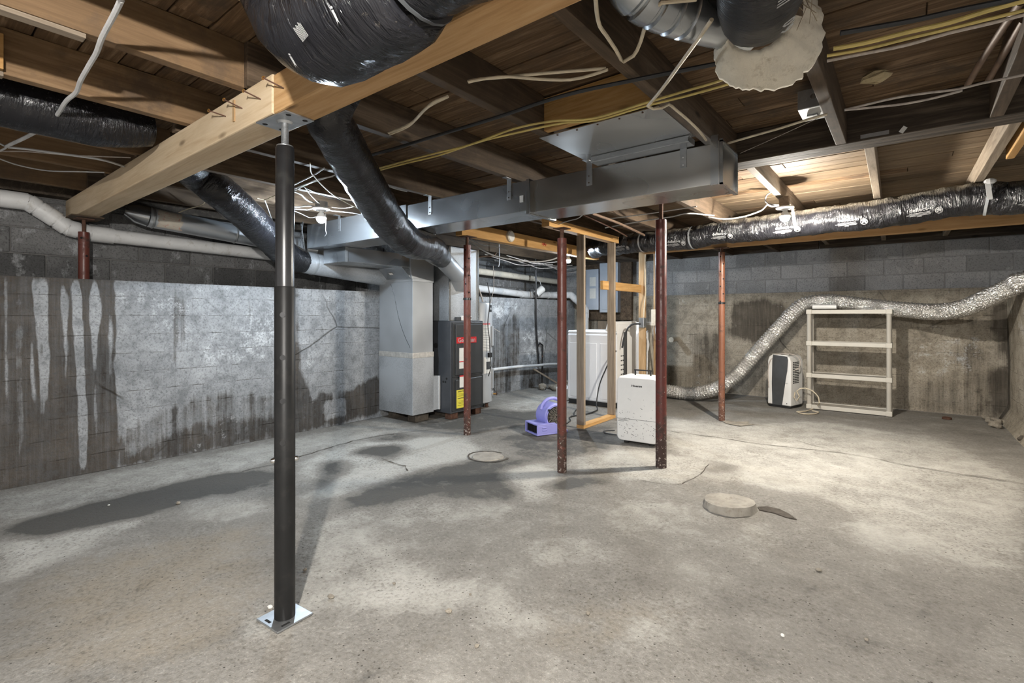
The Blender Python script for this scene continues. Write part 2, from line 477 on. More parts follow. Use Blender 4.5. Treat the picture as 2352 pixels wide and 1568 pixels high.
MT['stud_old'] = wood('old_stud', 'z', (0.17, 0.13, 0.095), (0.27, 0.215, 0.16), (0.38, 0.31, 0.24))
MT['joist_front'] = wood('joist_fir', 'y', (0.115, 0.068, 0.034), (0.20, 0.125, 0.066), (0.28, 0.185, 0.105), stain=(0.085, 0.060, 0.042))
MT['joist_back'] = wood('joist_old', 'y', (0.042, 0.028, 0.017), (0.088, 0.060, 0.038), (0.16, 0.115, 0.076), stain=(0.045, 0.032, 0.022))
MT['joist_pale'] = wood('joist_pale', 'y', (0.13, 0.10, 0.07), (0.25, 0.20, 0.15), (0.36, 0.30, 0.23))
MT['header'] = wood('header_old', 'x', (0.022, 0.016, 0.011), (0.052, 0.039, 0.028), (0.135, 0.105, 0.078), bump=0.8)
MT['plank'] = wood('subfloor_plank', 'x', (0.045, 0.027, 0.015), (0.135, 0.083, 0.045), (0.30, 0.205, 0.125), grain=1.3, stain=(0.055, 0.042, 0.032))
MT['plank_lit'] = wood('subfloor_plank_lit', 'x', (0.075, 0.050, 0.029), (0.175, 0.125, 0.078), (0.29, 0.225, 0.155), grain=1.3, stain=(0.12, 0.09, 0.06))  # same wood as plank, its colour lightened to add the bulb's glow
MT['block_x'] = wood('blocking_new', 'x', (0.26, 0.135, 0.042), (0.41, 0.235, 0.088), (0.52, 0.33, 0.145), grain=1.6)
MT['galv'] = galv('galvanised_sheet', (0.40, 0.42, 0.44), 0.24, metal=0.88)
MT['galv_dull'] = galv('galvanised_dull', (0.46, 0.48, 0.50), 0.42, 60, metal=0.65)
MT['galv_rust'] = galv('galvanised_rusty', (0.42, 0.42, 0.41), 0.26, 70, rust=0.35)
MT['galv_spangle'] = galv('galvanised_spangle', (0.42, 0.44, 0.46), 0.45, 90, metal=0.6, con=1.6)
MT['jacket'] = black_jacket('black_plastic_jacket')
MT['jacket_dusty'] = black_jacket('dusty_printed_jacket', 1.4, 0.3, 0.5, 1.7)
MT['jacket_soft'] = black_jacket('black_film_sleeve', 0.45, 0.36, 0.4, 0.15)
MT['steel_black'] = plain('black_steel', (0.016, 0.016, 0.017), 0.3, 0.0, 0.3, 5, dirt=(0.026, 0.026, 0.025), spec=0.6)
MT['steel_satin'] = plain('satin_black_steel', (0.0125, 0.0125, 0.0125), 0.42, 0.0, 0.3, 5, dirt=(0.022, 0.021, 0.02), spec=0.2)
MT['steel_zinc'] = plain('zinc_steel', (0.40, 0.41, 0.42), 0.4, 0.85, 0.15, 20)
MT['chrome'] = plain('chrome', (0.75, 0.75, 0.74), 0.15, 1.0, 0.05)
MT['dark_hole'] = plain('dark_hole', (0.008, 0.008, 0.008), 0.9, 0, 0.1)
MT['red_post'] = rusty('red_oxide_paint', (0.125, 0.032, 0.021), (0.060, 0.034, 0.025))
MT['red_post_b'] = rusty('maroon_paint', (0.095, 0.020, 0.015), (0.042, 0.025, 0.020), 0.1)
MT['orange_post'] = rusty('faded_orange_paint', (0.20, 0.082, 0.046), (0.11, 0.050, 0.032))
MT['rust_iron'] = plain('rusty_iron', (0.10, 0.05, 0.032), 0.8, 0.3, 0.4, 30)
MT['pvc'] = plain('white_pvc', (0.66, 0.66, 0.66), 0.4, 0, 0.10, 6, dirt=(0.45, 0.43, 0.40))
MT['pvc_cream'] = plain('cream_pvc', (0.60, 0.55, 0.46), 0.42, 0, 0.15, 5, dirt=(0.40, 0.35, 0.28))
MT['white_plastic'] = plain('white_plastic', (0.72, 0.71, 0.69), 0.4, 0, 0.05, 5)
MT['shelf_plastic'] = plain('putty_grey_plastic', (0.44, 0.41, 0.36), 0.5, 0, 0.07, 5)
MT['shelf_light'] = plain('pale_putty_plastic', (0.55, 0.52, 0.46), 0.5, 0, 0.06, 5)
MT['enamel'] = plain('white_enamel', (0.74, 0.75, 0.78), 0.28, 0, 0.03, 3)
MT['furnace'] = plain('charcoal_enamel', (0.060, 0.064, 0.072), 0.42, 0.2, 0.15, 6, dirt=(0.085, 0.085, 0.085))
MT['furnace_dark'] = plain('charcoal_door', (0.038, 0.040, 0.042), 0.45, 0.1, 0.15, 6)
MT['heater'] = plain('grey_enamel', (0.36, 0.37, 0.38), 0.35, 0, 0.06, 4)
MT['copper'] = plain('copper', (0.55, 0.24, 0.10), 0.35, 0.9, 0.25, 12)
MT['copper_old'] = plain('old_copper', (0.17, 0.11, 0.075), 0.6, 0.25, 0.3, 12)
MT['cable_white'] = plain('white_cable', (0.52, 0.52, 0.52), 0.5, 0, 0.15, 14)
MT['cable_cream'] = plain('cream_cable', (0.58, 0.50, 0.37), 0.55, 0, 0.2, 14)
MT['cable_yellow'] = plain('yellow_cable', (0.54, 0.42, 0.14), 0.5, 0, 0.2, 14)
MT['cable_black'] = plain('black_cable', (0.020, 0.021, 0.023), 0.5, 0, 0.3, 14)
MT['cable_grey'] = plain('dusty_grey_cable', (0.42, 0.37, 0.33), 0.8, 0, 0.25, 40)
MT['print_white'] = plain('white_print', (0.36, 0.36, 0.36), 0.6, 0, 0.12, 40)
MT['print_black'] = plain('black_print', (0.012, 0.012, 0.013), 0.6, 0, 0.1)
MT['print_red'] = plain('red_print', (0.55, 0.018, 0.022), 0.4, 0, 0.05)
MT['paper'] = plain('paper_label', (0.66, 0.65, 0.61), 0.6, 0, 0.05, 20)
MT['paper_yellow'] = plain('yellow_label', (0.70, 0.62, 0.06), 0.55, 0, 0.05, 20)
MT['insulation'] = plain('white_fibre_insulation', (0.62, 0.57, 0.47), 0.95, 0, 0.12, 11, bump=0.6, dirt=(0.40, 0.34, 0.25))
MT['foil'] = foil('crinkled_foil')
MT['mover'] = plain('periwinkle_plastic', (0.27, 0.27, 0.62), 0.4, 0, 0.06, 4)
MT['black_plastic'] = plain('black_plastic', (0.014, 0.014, 0.015), 0.45, 0, 0.2)
MT['grey_plastic'] = plain('charcoal_plastic', (0.055, 0.058, 0.062), 0.4, 0, 0.1, 20)
MT['grille_wire'] = plain('pale_grille_wire', (0.30, 0.27, 0.23), 0.4, 0.4, 0.1)
MT['stone'] = plain('rough_concrete_lump', (0.27, 0.24, 0.195), 0.95, 0, 0.3, 16, bump=0.8, dirt=(0.13, 0.11, 0.085))
MT['pad'] = plain('concrete_pad', (0.31, 0.285, 0.245), 0.95, 0, 0.22, 12, bump=0.8, dirt=(0.22, 0.19, 0.155))
MT['dirt_dark'] = plain('dark_dirt', (0.075, 0.063, 0.050), 0.98, 0, 0.4, 22, bump=0.9)
MT['panel_grey'] = plain('panel_grey_enamel', (0.42, 0.46, 0.52), 0.4, 0.1, 0.04)
MT['brass'] = plain('brass', (0.46, 0.27, 0.09), 0.35, 0.9, 0.2)
MT['tape'] = plain('silver_tape', (0.60, 0.58, 0.54), 0.4, 0.6, 0.2, 30, bump=0.6)
MT['porcelain'] = plain('porcelain', (0.80, 0.80, 0.79), 0.3, 0, 0.03)
MT['red_wax'] = plain('red_marker', (0.42, 0.05, 0.025), 0.7, 0, 0.2)
MT['foam'] = plain('cured_spray_foam', (0.44, 0.36, 0.22), 0.9, 0, 0.2, 14, bump=0.6)
MT['twine'] = plain('dusty_twine', (0.40, 0.33, 0.24), 0.95, 0, 0.25, 30)

# ------------------------------------------------------------------ setting: floor, walls, ceiling
def in_poly(U, W, poly):
    n = len(poly); ins = np.zeros(U.shape, bool)
    j = n - 1
    for i in range(n):
        ui, wi = poly[i]; uj, wj = poly[j]
        c = ((wi > W) != (wj > W))
        with np.errstate(divide='ignore', invalid='ignore'):
            x = (uj - ui) * (W - wi) / (wj - wi + 1e-12) + ui
        ins ^= c & (U < x)
        j = i
    return ins

def blur(A, k=1, times=2):
    for _ in range(times):
        for ax in (0, 1):
            B = A.copy()
            for d in range(1, k + 1):
                B += np.roll(A, d, ax) + np.roll(A, -d, ax)
            A = B / (2 * k + 1)
    return A

def paint(U, W, base, patches, axes, k=1, times=2):
    A = np.full(U.shape, float(base))
    for val, pts in patches:
        A[in_poly(U, W, [(p[axes[0]], p[axes[1]]) for p in pts])] = val
    return blur(A, k, times)

def grid_object(name, mat, place, us, ws, fields, extra=None):
    """a gridded sheet; place(u, w) gives the point; fields are per-point attributes"""
    nu, nw = len(us), len(ws)
    V = [place(u, w) for u in us for w in ws]
    Fq = [(i * nw + j, (i + 1) * nw + j, (i + 1) * nw + j + 1, i * nw + j + 1) for i in range(nu - 1) for j in range(nw - 1)]
    if extra:
        o = len(V); V = V + extra[0]; Fq = Fq + [tuple(q + o for q in f) for f in extra[1]]
    me = bpy.data.meshes.new(name); me.from_pydata(V, [], Fq)
    for k, A in fields.items():
        a = me.attributes.new(k, 'FLOAT', 'POINT')
        vals = np.zeros(len(V), dtype=np.float32); vals[:nu * nw] = A.reshape(-1); vals[nu * nw:] = float(A.mean())
        a.data.foreach_set('value', vals)
    ob = bpy.data.objects.new(name, me); COL.objects.link(ob); me.materials.append(mat)
    ob['_loc'] = [0, 0, 0]
    return struct(ob)

# floor -------------------------------------------------------------
us = np.concatenate((np.arange(-4.92, 1.0, 0.025), np.arange(1.0, 3.2, 0.1))); ws = np.concatenate((np.arange(-2.4, 0.2, 0.08), np.arange(0.2, 8.16, 0.025)))
U, W = np.meshgrid(us, ws, indexing='ij')
DAMP = [
    # pale dry sweep on the right, up to its ragged border
    (0.31, [(-2.202, 5.840, 0.000), (-1.426, 5.849, 0.000), (-0.703, 6.709, 0.000), (0.072, 6.764, 0.000), (0.681, 5.194, 0.000), (0.431, 3.288, 0.000), (0.350, 3.204, 0.000), (0.263, 3.257, 0.000), (0.169, 3.282, 0.000), (0.070, 3.309, 0.000), (-0.041, 3.296, 0.000), (-0.167, 3.314, 0.000), (-0.272, 3.273, 0.000), (-0.237, 3.490, 0.000), (-0.195, 3.668, 0.000), (-0.324, 3.759, 0.000), (-0.431, 3.789, 0.000), (-0.587, 3.902, 0.000), (-0.699, 3.781, 0.000), (-0.883, 3.850, 0.000), (-1.088, 3.736, 0.000), (-1.228, 3.787, 0.000), (-1.226, 4.211, 0.000), (-1.550, 4.316, 0.000), (-1.860, 4.874, 0.000)]),
    # mid strip at the far right below the back wall
    (0.55, [(-2.810, 7.453, 0.000), (-1.499, 7.526, 0.000), (-0.080, 7.355, 0.000), (0.888, 7.876, 0.000), (0.811, 6.180, 0.000), (0.402, 6.548, 0.000), (-0.142, 6.469, 0.000), (-0.695, 6.626, 0.000), (-1.317, 6.378, 0.000), (-1.660, 5.864, 0.000), (-2.301, 6.104, 0.000)]),
    (0.62, [(-2.507, 6.730, 0.000), (-2.249, 6.934, 0.000), (-1.833, 6.475, 0.000), (-1.876, 5.783, 0.000), (-2.135, 5.732, 0.000)]),
    # pale cast patch round the third post
    (0.20, [(-1.739, 3.346, 0.000), (-1.742, 3.684, 0.000), (-1.676, 4.047, 0.000), (-1.521, 4.236, 0.000), (-1.248, 4.194, 0.000), (-1.235, 3.808, 0.000), (-1.279, 3.502, 0.000), (-1.528, 3.450, 0.000), (-1.644, 3.333, 0.000)]),
    (0.66, [(-1.254, 4.189, 0.000), (-1.074, 4.271, 0.000), (-1.005, 4.124, 0.000), (-1.119, 3.953, 0.000), (-1.223, 3.924, 0.000)]),
    # pale sheet right of the first post, with a ragged lower border
    (0.15, [(-3.868, 2.156, 0.000), (-4.032, 2.538, 0.000), (-4.022, 2.903, 0.000), (-3.841, 3.175, 0.000), (-3.456, 3.569, 0.000), (-2.986, 3.364, 0.000), (-2.886, 3.059, 0.000), (-2.947, 2.792, 0.000), (-2.986, 2.532, 0.000), (-2.959, 2.345, 0.000), (-2.983, 2.227, 0.000), (-2.997, 2.055, 0.000), (-2.919, 1.853, 0.000), (-3.034, 1.813, 0.000), (-3.457, 1.927, 0.000)]),
    (0.85, [(-3.800, 2.540, 0.000), (-3.873, 2.701, 0.000), (-3.818, 2.900, 0.000), (-3.619, 3.017, 0.000), (-3.442, 2.822, 0.000), (-3.362, 2.619, 0.000), (-3.546, 2.603, 0.000)]),
    (0.80, [(-3.770, 2.234, 0.000), (-3.671, 2.391, 0.000), (-3.408, 2.297, 0.000), (-3.281, 2.065, 0.000), (-3.120, 1.848, 0.000), (-3.407, 1.966, 0.000)]),
    (0.70, [(-4.290, 2.843, 0.000), (-4.178, 3.283, 0.000), (-3.822, 3.325, 0.000), (-3.761, 3.109, 0.000), (-3.962, 2.908, 0.000)]),
    # dark sheet in the middle, left of the second post
    (0.80, [(-2.899, 1.840, 0.000), (-2.968, 2.216, 0.000), (-2.969, 2.518, 0.000), (-2.865, 3.011, 0.000), (-2.584, 3.297, 0.000), (-2.207, 3.260, 0.000), (-2.447, 2.958, 0.000), (-2.168, 2.766, 0.000), (-1.957, 2.565, 0.000), (-2.167, 2.399, 0.000), (-2.490, 2.242, 0.000), (-2.606, 1.913, 0.000)]),
    (0.40, [(-2.606, 1.913, 0.000), (-2.490, 2.242, 0.000), (-2.167, 2.399, 0.000), (-1.957, 2.565, 0.000), (-1.880, 2.273, 0.000), (-2.137, 1.991, 0.000), (-2.287, 1.797, 0.000), (-2.345, 1.608, 0.000)]),
    (0.12, [(-2.448, 3.013, 0.000), (-2.369, 3.309, 0.000), (-2.044, 3.196, 0.000), (-1.879, 3.173, 0.000), (-1.865, 2.861, 0.000), (-1.910, 2.582, 0.000), (-2.113, 2.775, 0.000), (-2.279, 2.856, 0.000)]),
    (0.82, [(-2.050, 2.917, 0.000), (-1.996, 3.181, 0.000), (-1.731, 3.365, 0.000), (-1.692, 3.223, 0.000), (-1.842, 2.879, 0.000), (-1.966, 2.824, 0.000)]),
    # damp floor round the furnace and the middle post
    (0.78, [(-4.811, 3.780, 0.000), (-4.274, 3.981, 0.000), (-4.241, 4.949, 0.000), (-3.526, 5.513, 0.000), (-2.964, 4.634, 0.000), (-3.176, 4.200, 0.000), (-3.399, 3.898, 0.000), (-3.430, 3.635, 0.000), (-3.897, 3.630, 0.000), (-4.278, 3.597, 0.000)]),
    (0.74, [(-3.174, 3.837, 0.000), (-2.851, 4.457, 0.000), (-2.514, 4.990, 0.000), (-2.062, 4.093, 0.000), (-2.230, 3.693, 0.000), (-2.396, 3.287, 0.000), (-2.682, 3.422, 0.000)]),
    (0.35, [(-4.241, 4.949, 0.000), (-4.423, 6.180, 0.000), (-4.111, 6.426, 0.000), (-3.526, 5.513, 0.000), (-3.750, 4.960, 0.000)]),
    (0.30, [(-2.062, 4.093, 0.000), (-1.666, 4.314, 0.000), (-1.542, 3.993, 0.000), (-1.744, 3.610, 0.000), (-1.984, 3.351, 0.000), (-2.196, 3.636, 0.000)]),
    # pale strip along the left wall, then the long wet tongue
    (0.34, [(-4.732, 0.493, 0.000), (-4.736, 1.206, 0.000), (-4.677, 2.303, 0.000), (-4.674, 2.891, 0.000), (-4.749, 3.732, 0.000), (-4.114, 3.459, 0.000), (-4.116, 2.871, 0.000), (-4.113, 2.293, 0.000), (-4.044, 1.752, 0.000), (-4.143, 1.512, 0.000), (-4.110, 1.120, 0.000), (-4.094, 0.711, 0.000), (-4.079, 0.496, 0.000), (-4.014, 0.418, 0.000)]),
    (0.98, [(-3.982, 0.414, 0.000), (-4.071, 0.495, 0.000), (-4.094, 0.711, 0.000), (-4.090, 1.115, 0.000), (-4.121, 1.504, 0.000), (-4.021, 1.743, 0.000), (-3.747, 1.878, 0.000), (-3.425, 1.717, 0.000), (-3.544, 1.536, 0.000), (-3.622, 1.348, 0.000), (-3.599, 0.981, 0.000), (-3.628, 0.723, 0.000), (-3.715, 0.520, 0.000), (-3.865, 0.436, 0.000)]),
    (0.20, [(-3.826, 0.398, 0.000), (-3.693, 0.517, 0.000), (-3.614, 0.720, 0.000), (-3.573, 0.985, 0.000), (-3.463, 0.944, 0.000), (-3.401, 0.788, 0.000), (-3.326, 0.628, 0.000), (-3.283, 0.490, 0.000), (-3.201, 0.333, 0.000)]),
    (0.62, [(-3.706, 1.857, 0.000), (-2.974, 1.491, 0.000), (-2.946, 1.276, 0.000), (-3.184, 1.051, 0.000), (-3.357, 0.915, 0.000), (-3.545, 1.171, 0.000), (-3.532, 1.420, 0.000)]),
    (0.40, [(-3.714, 1.177, 0.000), (-3.509, 1.520, 0.000), (-3.184, 1.596, 0.000), (-3.072, 1.331, 0.000), (-3.225, 1.131, 0.000)]),
    # dusty pale splotches in the foreground
    (0.20, [(-2.006, 0.861, 0.000), (-2.032, 0.948, 0.000), (-1.937, 1.061, 0.000), (-1.895, 1.172, 0.000), (-1.644, 1.292, 0.000), (-1.442, 1.490, 0.000), (-1.529, 1.635, 0.000), (-1.679, 1.564, 0.000), (-1.880, 1.608, 0.000), (-1.997, 1.516, 0.000), (-1.957, 1.297, 0.000), (-2.046, 1.181, 0.000), (-1.895, 1.020, 0.000), (-1.793, 0.931, 0.000), (-1.820, 0.849, 0.000)]),
    (0.34, [(-2.587, 1.417, 0.000), (-2.726, 1.687, 0.000), (-2.576, 1.891, 0.000), (-2.308, 1.637, 0.000), (-2.073, 1.629, 0.000), (-1.995, 1.464, 0.000), (-2.086, 1.290, 0.000), (-2.145, 1.195, 0.000)]),
    (0.38, [(-1.503, 2.922, 0.000), (-1.375, 3.174, 0.000), (-1.123, 3.128, 0.000), (-0.970, 2.991, 0.000), (-1.046, 2.776, 0.000), (-1.215, 2.570, 0.000), (-1.415, 2.640, 0.000)]),
    (0.32, [(-0.748, 2.975, 0.000), (-0.627, 3.145, 0.000), (-0.545, 3.064, 0.000), (-0.615, 2.875, 0.000), (-0.694, 2.845, 0.000)]),
    (0.40, [(-1.546, 2.045, 0.000), (-1.396, 2.358, 0.000), (-1.160, 2.350, 0.000), (-1.177, 2.110, 0.000), (-1.374, 1.955, 0.000)]),
    (0.38, [(-1.580, 1.690, 0.000), (-1.324, 1.751, 0.000), (-1.083, 1.661, 0.000), (-1.111, 1.470, 0.000), (-1.393, 1.490, 0.000)]),
    (0.38, [(-0.892, 1.886, 0.000), (-0.770, 2.145, 0.000), (-0.622, 2.024, 0.000), (-0.682, 1.808, 0.000), (-0.821, 1.699, 0.000)]),
    (0.58, [(-0.632, 2.594, 0.000), (-0.136, 3.042, 0.000), (0.409, 3.120, 0.000), (0.304, 2.314, 0.000), (-0.424, 1.739, 0.000), (-0.595, 2.045, 0.000)]),
    (0.60, [(-3.180, 0.331, 0.000), (-3.128, 0.623, 0.000), (-3.121, 1.030, 0.000), (-2.801, 1.354, 0.000), (-2.387, 1.154, 0.000), (-2.341, 0.742, 0.000), (-2.404, 0.417, 0.000), (-2.461, 0.256, 0.000)]),
]
SAND = [
    (0.62, [(-2.321, 0.242, 0.000), (-3.233, 0.337, 0.000), (-3.249, 0.828, 0.000), (-3.016, 1.458, 0.000), (-2.006, 1.006, 0.000), (-1.998, 0.834, 0.000), (-1.696, 0.735, 0.000)]),
    (0.40, [(-1.696, 0.735, 0.000), (-1.868, 0.936, 0.000), (-1.597, 1.255, 0.000), (-1.193, 1.900, 0.000), (-0.822, 2.289, 0.000), (-0.595, 2.045, 0.000), (-0.580, 1.616, 0.000)]),
    (0.56, [(-1.101, 1.721, 0.000), (-0.887, 2.142, 0.000), (-0.724, 2.018, 0.000), (-0.785, 1.696, 0.000), (-0.972, 1.548, 0.000)]),
    (0.30, [(-2.046, 1.181, 0.000), (-1.585, 1.637, 0.000), (-1.380, 1.425, 0.000), (-1.786, 1.105, 0.000)]),
]
damp = paint(U, W, 0.52, DAMP, (0, 1), 2, 2)
sand = paint(U, W, 0.12, SAND, (0, 1), 6, 2)
def floor_pt(u, w):
    return (float(u), float(w), 0.004 * mnoise.noise((u * 1.3, w * 1.3, 0.0)) - 0.003)
floor = grid_object('floor', MT['floor'], floor_pt, us, ws, {'damp': damp, 'sand': sand})
floor['label'] = 'stained bare concrete basement floor with damp patches'

# left wall: poured concrete to the ledge, block above, set back ------
XL, YB, XR = -4.88, 8.08, 0.92
ZL, ZB, ZR = 1.475, 1.53, 1.42
us = np.concatenate((np.arange(-2.4, 0.3, 0.06), np.arange(0.3, 1.36, 0.008), np.arange(1.36, YB + 0.01, 0.03))); ws = np.linspace(0, ZL, 50)
U, W = np.meshgrid(us, ws, indexing='ij')
WET = [
    (0.95, [(-4.880, 0.125, 1.484), (-4.880, 0.508, 1.475), (-4.880, 1.136, 1.487), (-4.880, 1.153, 1.076), (-4.880, 1.136, 0.837), (-4.880, 1.159, 0.389), (-4.880, 1.164, -0.017), (-4.880, 0.508, -0.020), (-4.880, -0.042, -0.017)]),
    (0.30, [(-4.880, 0.529, 1.452), (-4.880, 0.542, 1.453), (-4.880, 0.546, 1.091), (-4.880, 0.550, 0.669), (-4.880, 0.538, 0.430), (-4.880, 0.525, 0.912)]),
    (0.62, [(-4.880, 0.580, 1.455), (-4.880, 0.629, 1.458), (-4.880, 0.620, 0.967), (-4.880, 0.633, 0.351), (-4.880, 0.594, 0.115), (-4.880, 0.580, 0.665)]),
    (0.10, [(-4.880, 0.664, 1.460), (-4.880, 0.689, 1.462), (-4.880, 0.710, 1.275), (-4.880, 0.712, 0.962), (-4.880, 0.731, 0.773), (-4.880, 0.726, 0.428), (-4.880, 0.712, 0.712), (-4.880, 0.694, 1.025), (-4.880, 0.678, 1.275)]),
    (0.05, [(-4.880, 0.696, 1.474), (-4.880, 0.747, 1.465), (-4.880, 0.756, 1.276), (-4.880, 0.754, 0.992), (-4.880, 0.763, 0.865), (-4.880, 0.752, 0.645), (-4.880, 0.742, 0.472), (-4.880, 0.735, 0.741), (-4.880, 0.721, 1.024), (-4.880, 0.714, 1.306)]),
    (0.30, [(-4.880, 0.813, 1.421), (-4.880, 0.847, 1.445), (-4.880, 0.862, 1.310), (-4.880, 0.864, 1.019), (-4.880, 0.859, 0.793), (-4.880, 0.847, 0.633), (-4.880, 0.835, 0.956), (-4.880, 0.818, 1.213)]),
    (0.04, [(-4.880, 0.881, 1.440), (-4.880, 0.916, 1.465), (-4.880, 0.944, 1.345), (-4.880, 0.949, 1.082), (-4.880, 0.954, 0.851), (-4.880, 0.964, 0.619), (-4.880, 0.980, 0.418), (-4.880, 0.964, 0.041), (-4.880, 0.929, 0.050), (-4.880, 0.921, 0.428), (-4.880, 0.911, 0.789), (-4.880, 0.891, 1.083)]),
    (0.14, [(-4.880, 0.990, 1.429), (-4.880, 1.029, 1.461), (-4.880, 1.053, 1.314), (-4.880, 1.053, 1.180), (-4.880, 1.037, 1.046), (-4.880, 1.026, 0.845), (-4.880, 1.016, 0.713), (-4.880, 1.003, 0.947), (-4.880, 0.982, 1.213)]),
    (0.35, [(-4.880, 0.651, 1.151), (-4.880, 0.669, 0.995), (-4.880, 0.682, 0.777), (-4.880, 0.687, 0.606), (-4.880, 0.673, 0.576), (-4.880, 0.660, 0.748)]),
    (0.45, [(-4.880, 1.008, 0.647), (-4.880, 1.029, 0.678), (-4.880, 1.040, 0.409), (-4.880, 1.034, 0.175), (-4.880, 1.013, 0.279)]),
    (0.40, [(-4.880, 1.098, 1.078), (-4.880, 1.115, 1.282), (-4.880, 1.126, 1.077), (-4.880, 1.120, 0.600), (-4.880, 1.104, 0.738)]),
    (0.70, [(-4.880, 1.546, 1.474), (-4.880, 1.595, 1.476), (-4.880, 1.611, 1.140), (-4.880, 1.585, 0.693), (-4.880, 1.553, 0.918)]),
    (0.62, [(-4.880, 2.029, 1.458), (-4.880, 2.056, 1.459), (-4.880, 2.068, 1.054), (-4.880, 2.056, 0.244), (-4.880, 2.029, 0.490)]),
    (0.58, [(-4.880, 2.174, 1.464), (-4.880, 2.202, 1.466), (-4.880, 2.210, 1.134), (-4.880, 2.194, 0.761), (-4.880, 2.170, 1.051)]),
    (0.72, [(-4.880, 1.164, -0.007), (-4.880, 1.172, 0.249), (-4.880, 1.301, 0.278), (-4.880, 1.390, 0.352), (-4.880, 1.546, 0.438), (-4.880, 1.712, 0.319), (-4.880, 1.888, 0.389), (-4.880, 2.115, 0.398), (-4.880, 2.446, 0.388), (-4.880, 2.446, -0.026), (-4.880, 2.115, -0.019), (-4.880, 1.746, -0.020)]),
    (0.50, [(-4.880, 1.172, 0.284), (-4.880, 1.546, 0.438), (-4.880, 1.781, 0.520), (-4.880, 2.115, 0.460), (-4.880, 2.446, 0.418), (-4.880, 2.446, 0.181), (-4.880, 2.115, 0.214), (-4.880, 1.746, 0.237), (-4.880, 1.483, 0.154), (-4.880, 1.215, 0.068)]),
    (0.98, [(-4.880, 2.589, 1.474), (-4.880, 2.626, 1.475), (-4.880, 2.635, 1.040), (-4.880, 2.673, 0.636), (-4.880, 2.749, 0.404), (-4.880, 2.827, 0.257), (-4.880, 2.891, 0.363), (-4.880, 3.234, 0.345), (-4.880, 3.656, 0.490), (-4.880, 3.656, 0.063), (-4.880, 3.019, 0.018), (-4.880, 2.608, -0.000)]),
    (0.80, [(-4.880, 2.608, 0.421), (-4.880, 2.792, 0.330), (-4.880, 2.817, -0.016), (-4.880, 2.608, -0.000)]),
    (0.35, [(-4.880, 2.891, 0.294), (-4.880, 3.179, 0.328), (-4.880, 3.234, 0.078), (-4.880, 2.942, 0.054)]),
    (0.30, [(-4.880, 2.673, 1.039), (-4.880, 2.778, 0.991), (-4.880, 2.817, 0.578), (-4.880, 2.778, 0.491), (-4.880, 2.696, 0.679)]),
    (0.56, [(-4.880, 5.675, 0.965), (-4.880, 5.900, 1.060), (-4.880, 6.339, 1.263), (-4.880, 6.396, 0.807), (-4.880, 6.339, 0.320), (-4.880, 6.115, -0.037), (-4.880, 5.675, -0.047)]),
    (0.6, [(-4.880, 6.455, 0.310), (-4.880, 7.209, 0.283), (-4.880, 7.236, -0.062), (-4.880, 6.396, -0.037)]),
]
WHITE = [
    (0.62, [(-4.880, 1.345, 1.321), (-4.880, 1.530, 1.362), (-4.880, 1.712, 1.330), (-4.880, 1.678, 1.215), (-4.880, 1.781, 1.061), (-4.880, 2.276, 1.091), (-4.880, 2.446, 1.001), (-4.880, 2.446, 0.742), (-4.880, 2.115, 0.685), (-4.880, 1.816, 0.672), (-4.880, 1.546, 0.919), (-4.880, 1.330, 1.072)]),
    (0.72, [(-4.880, 2.037, 1.216), (-4.880, 2.446, 1.304), (-4.880, 2.446, 0.872), (-4.880, 2.115, 0.807)]),
    (0.66, [(-4.880, 1.153, 1.454), (-4.880, 1.360, 1.464), (-4.880, 2.446, 1.455), (-4.880, 2.446, 1.347), (-4.880, 1.546, 1.326), (-4.880, 1.243, 1.214), (-4.880, 1.153, 1.076)]),
    (0.80, [(-4.880, 2.635, 1.040), (-4.880, 2.768, 1.014), (-4.880, 2.827, 0.852), (-4.880, 2.841, 0.530), (-4.880, 2.778, 0.491), (-4.880, 2.696, 0.702)]),
    (0.70, [(-4.880, 2.916, 1.451), (-4.880, 3.125, 1.410), (-4.880, 3.234, 1.219), (-4.880, 3.179, 1.026), (-4.880, 3.045, 1.172), (-4.880, 2.967, 1.312)]),
    (0.85, [(-4.880, 5.695, 1.423), (-4.880, 6.339, 1.424), (-4.880, 6.633, 1.444), (-4.880, 6.226, 1.262), (-4.880, 5.900, 1.060), (-4.880, 5.695, 1.128)]),
    (0.75, [(-4.880, 6.396, 0.947), (-4.880, 6.818, 1.083), (-4.880, 7.142, 0.929), (-4.880, 7.076, 0.256), (-4.880, 6.633, 0.294)]),
    (0.60, [(-4.880, 1.962, 0.379), (-4.880, 2.276, 0.398), (-4.880, 2.446, 0.332), (-4.880, 2.446, 0.224), (-4.880, 2.115, 0.132), (-4.880, 1.816, 0.011), (-4.880, 1.611, 0.016), (-4.880, 1.678, 0.192)]),
    (0.55, [(-4.880, 0.682, 1.461), (-4.880, 0.752, 1.465), (-4.880, 0.761, 0.865), (-4.880, 0.738, 0.457), (-4.880, 0.717, 0.899)]),
    (0.55, [(-4.880, 0.871, 1.440), (-4.880, 0.951, 1.444), (-4.880, 0.964, 0.850), (-4.880, 0.985, 0.417), (-4.880, 0.926, 0.427)]),
]
wet = paint(U, W, 0.24, WET, (1, 2), 1, 1)
white = paint(U, W, 0.28, WHITE, (1, 2), 2, 2)
def wl_pt(u, w):
    return (XL + 0.006 * mnoise.noise((0, u * 2.2, w * 2.2)) - (0.02 if 2.62 < u < 2.66 and w < 1.4 else 0.0), float(u), float(w))
ext = ([(XL, -2.4, ZL), (XL, YB, ZL), (-5.36, YB, ZL), (-5.36, -2.4, ZL), (-5.36, -2.4, 0), (-5.36, YB, 0)],
       [(0, 1, 2, 3), (3, 2, 5, 4)])
wall_left = grid_object('wall_left', MT['wall_left'], wl_pt, us, ws, {'wet': wet, 'white': white}, ext)
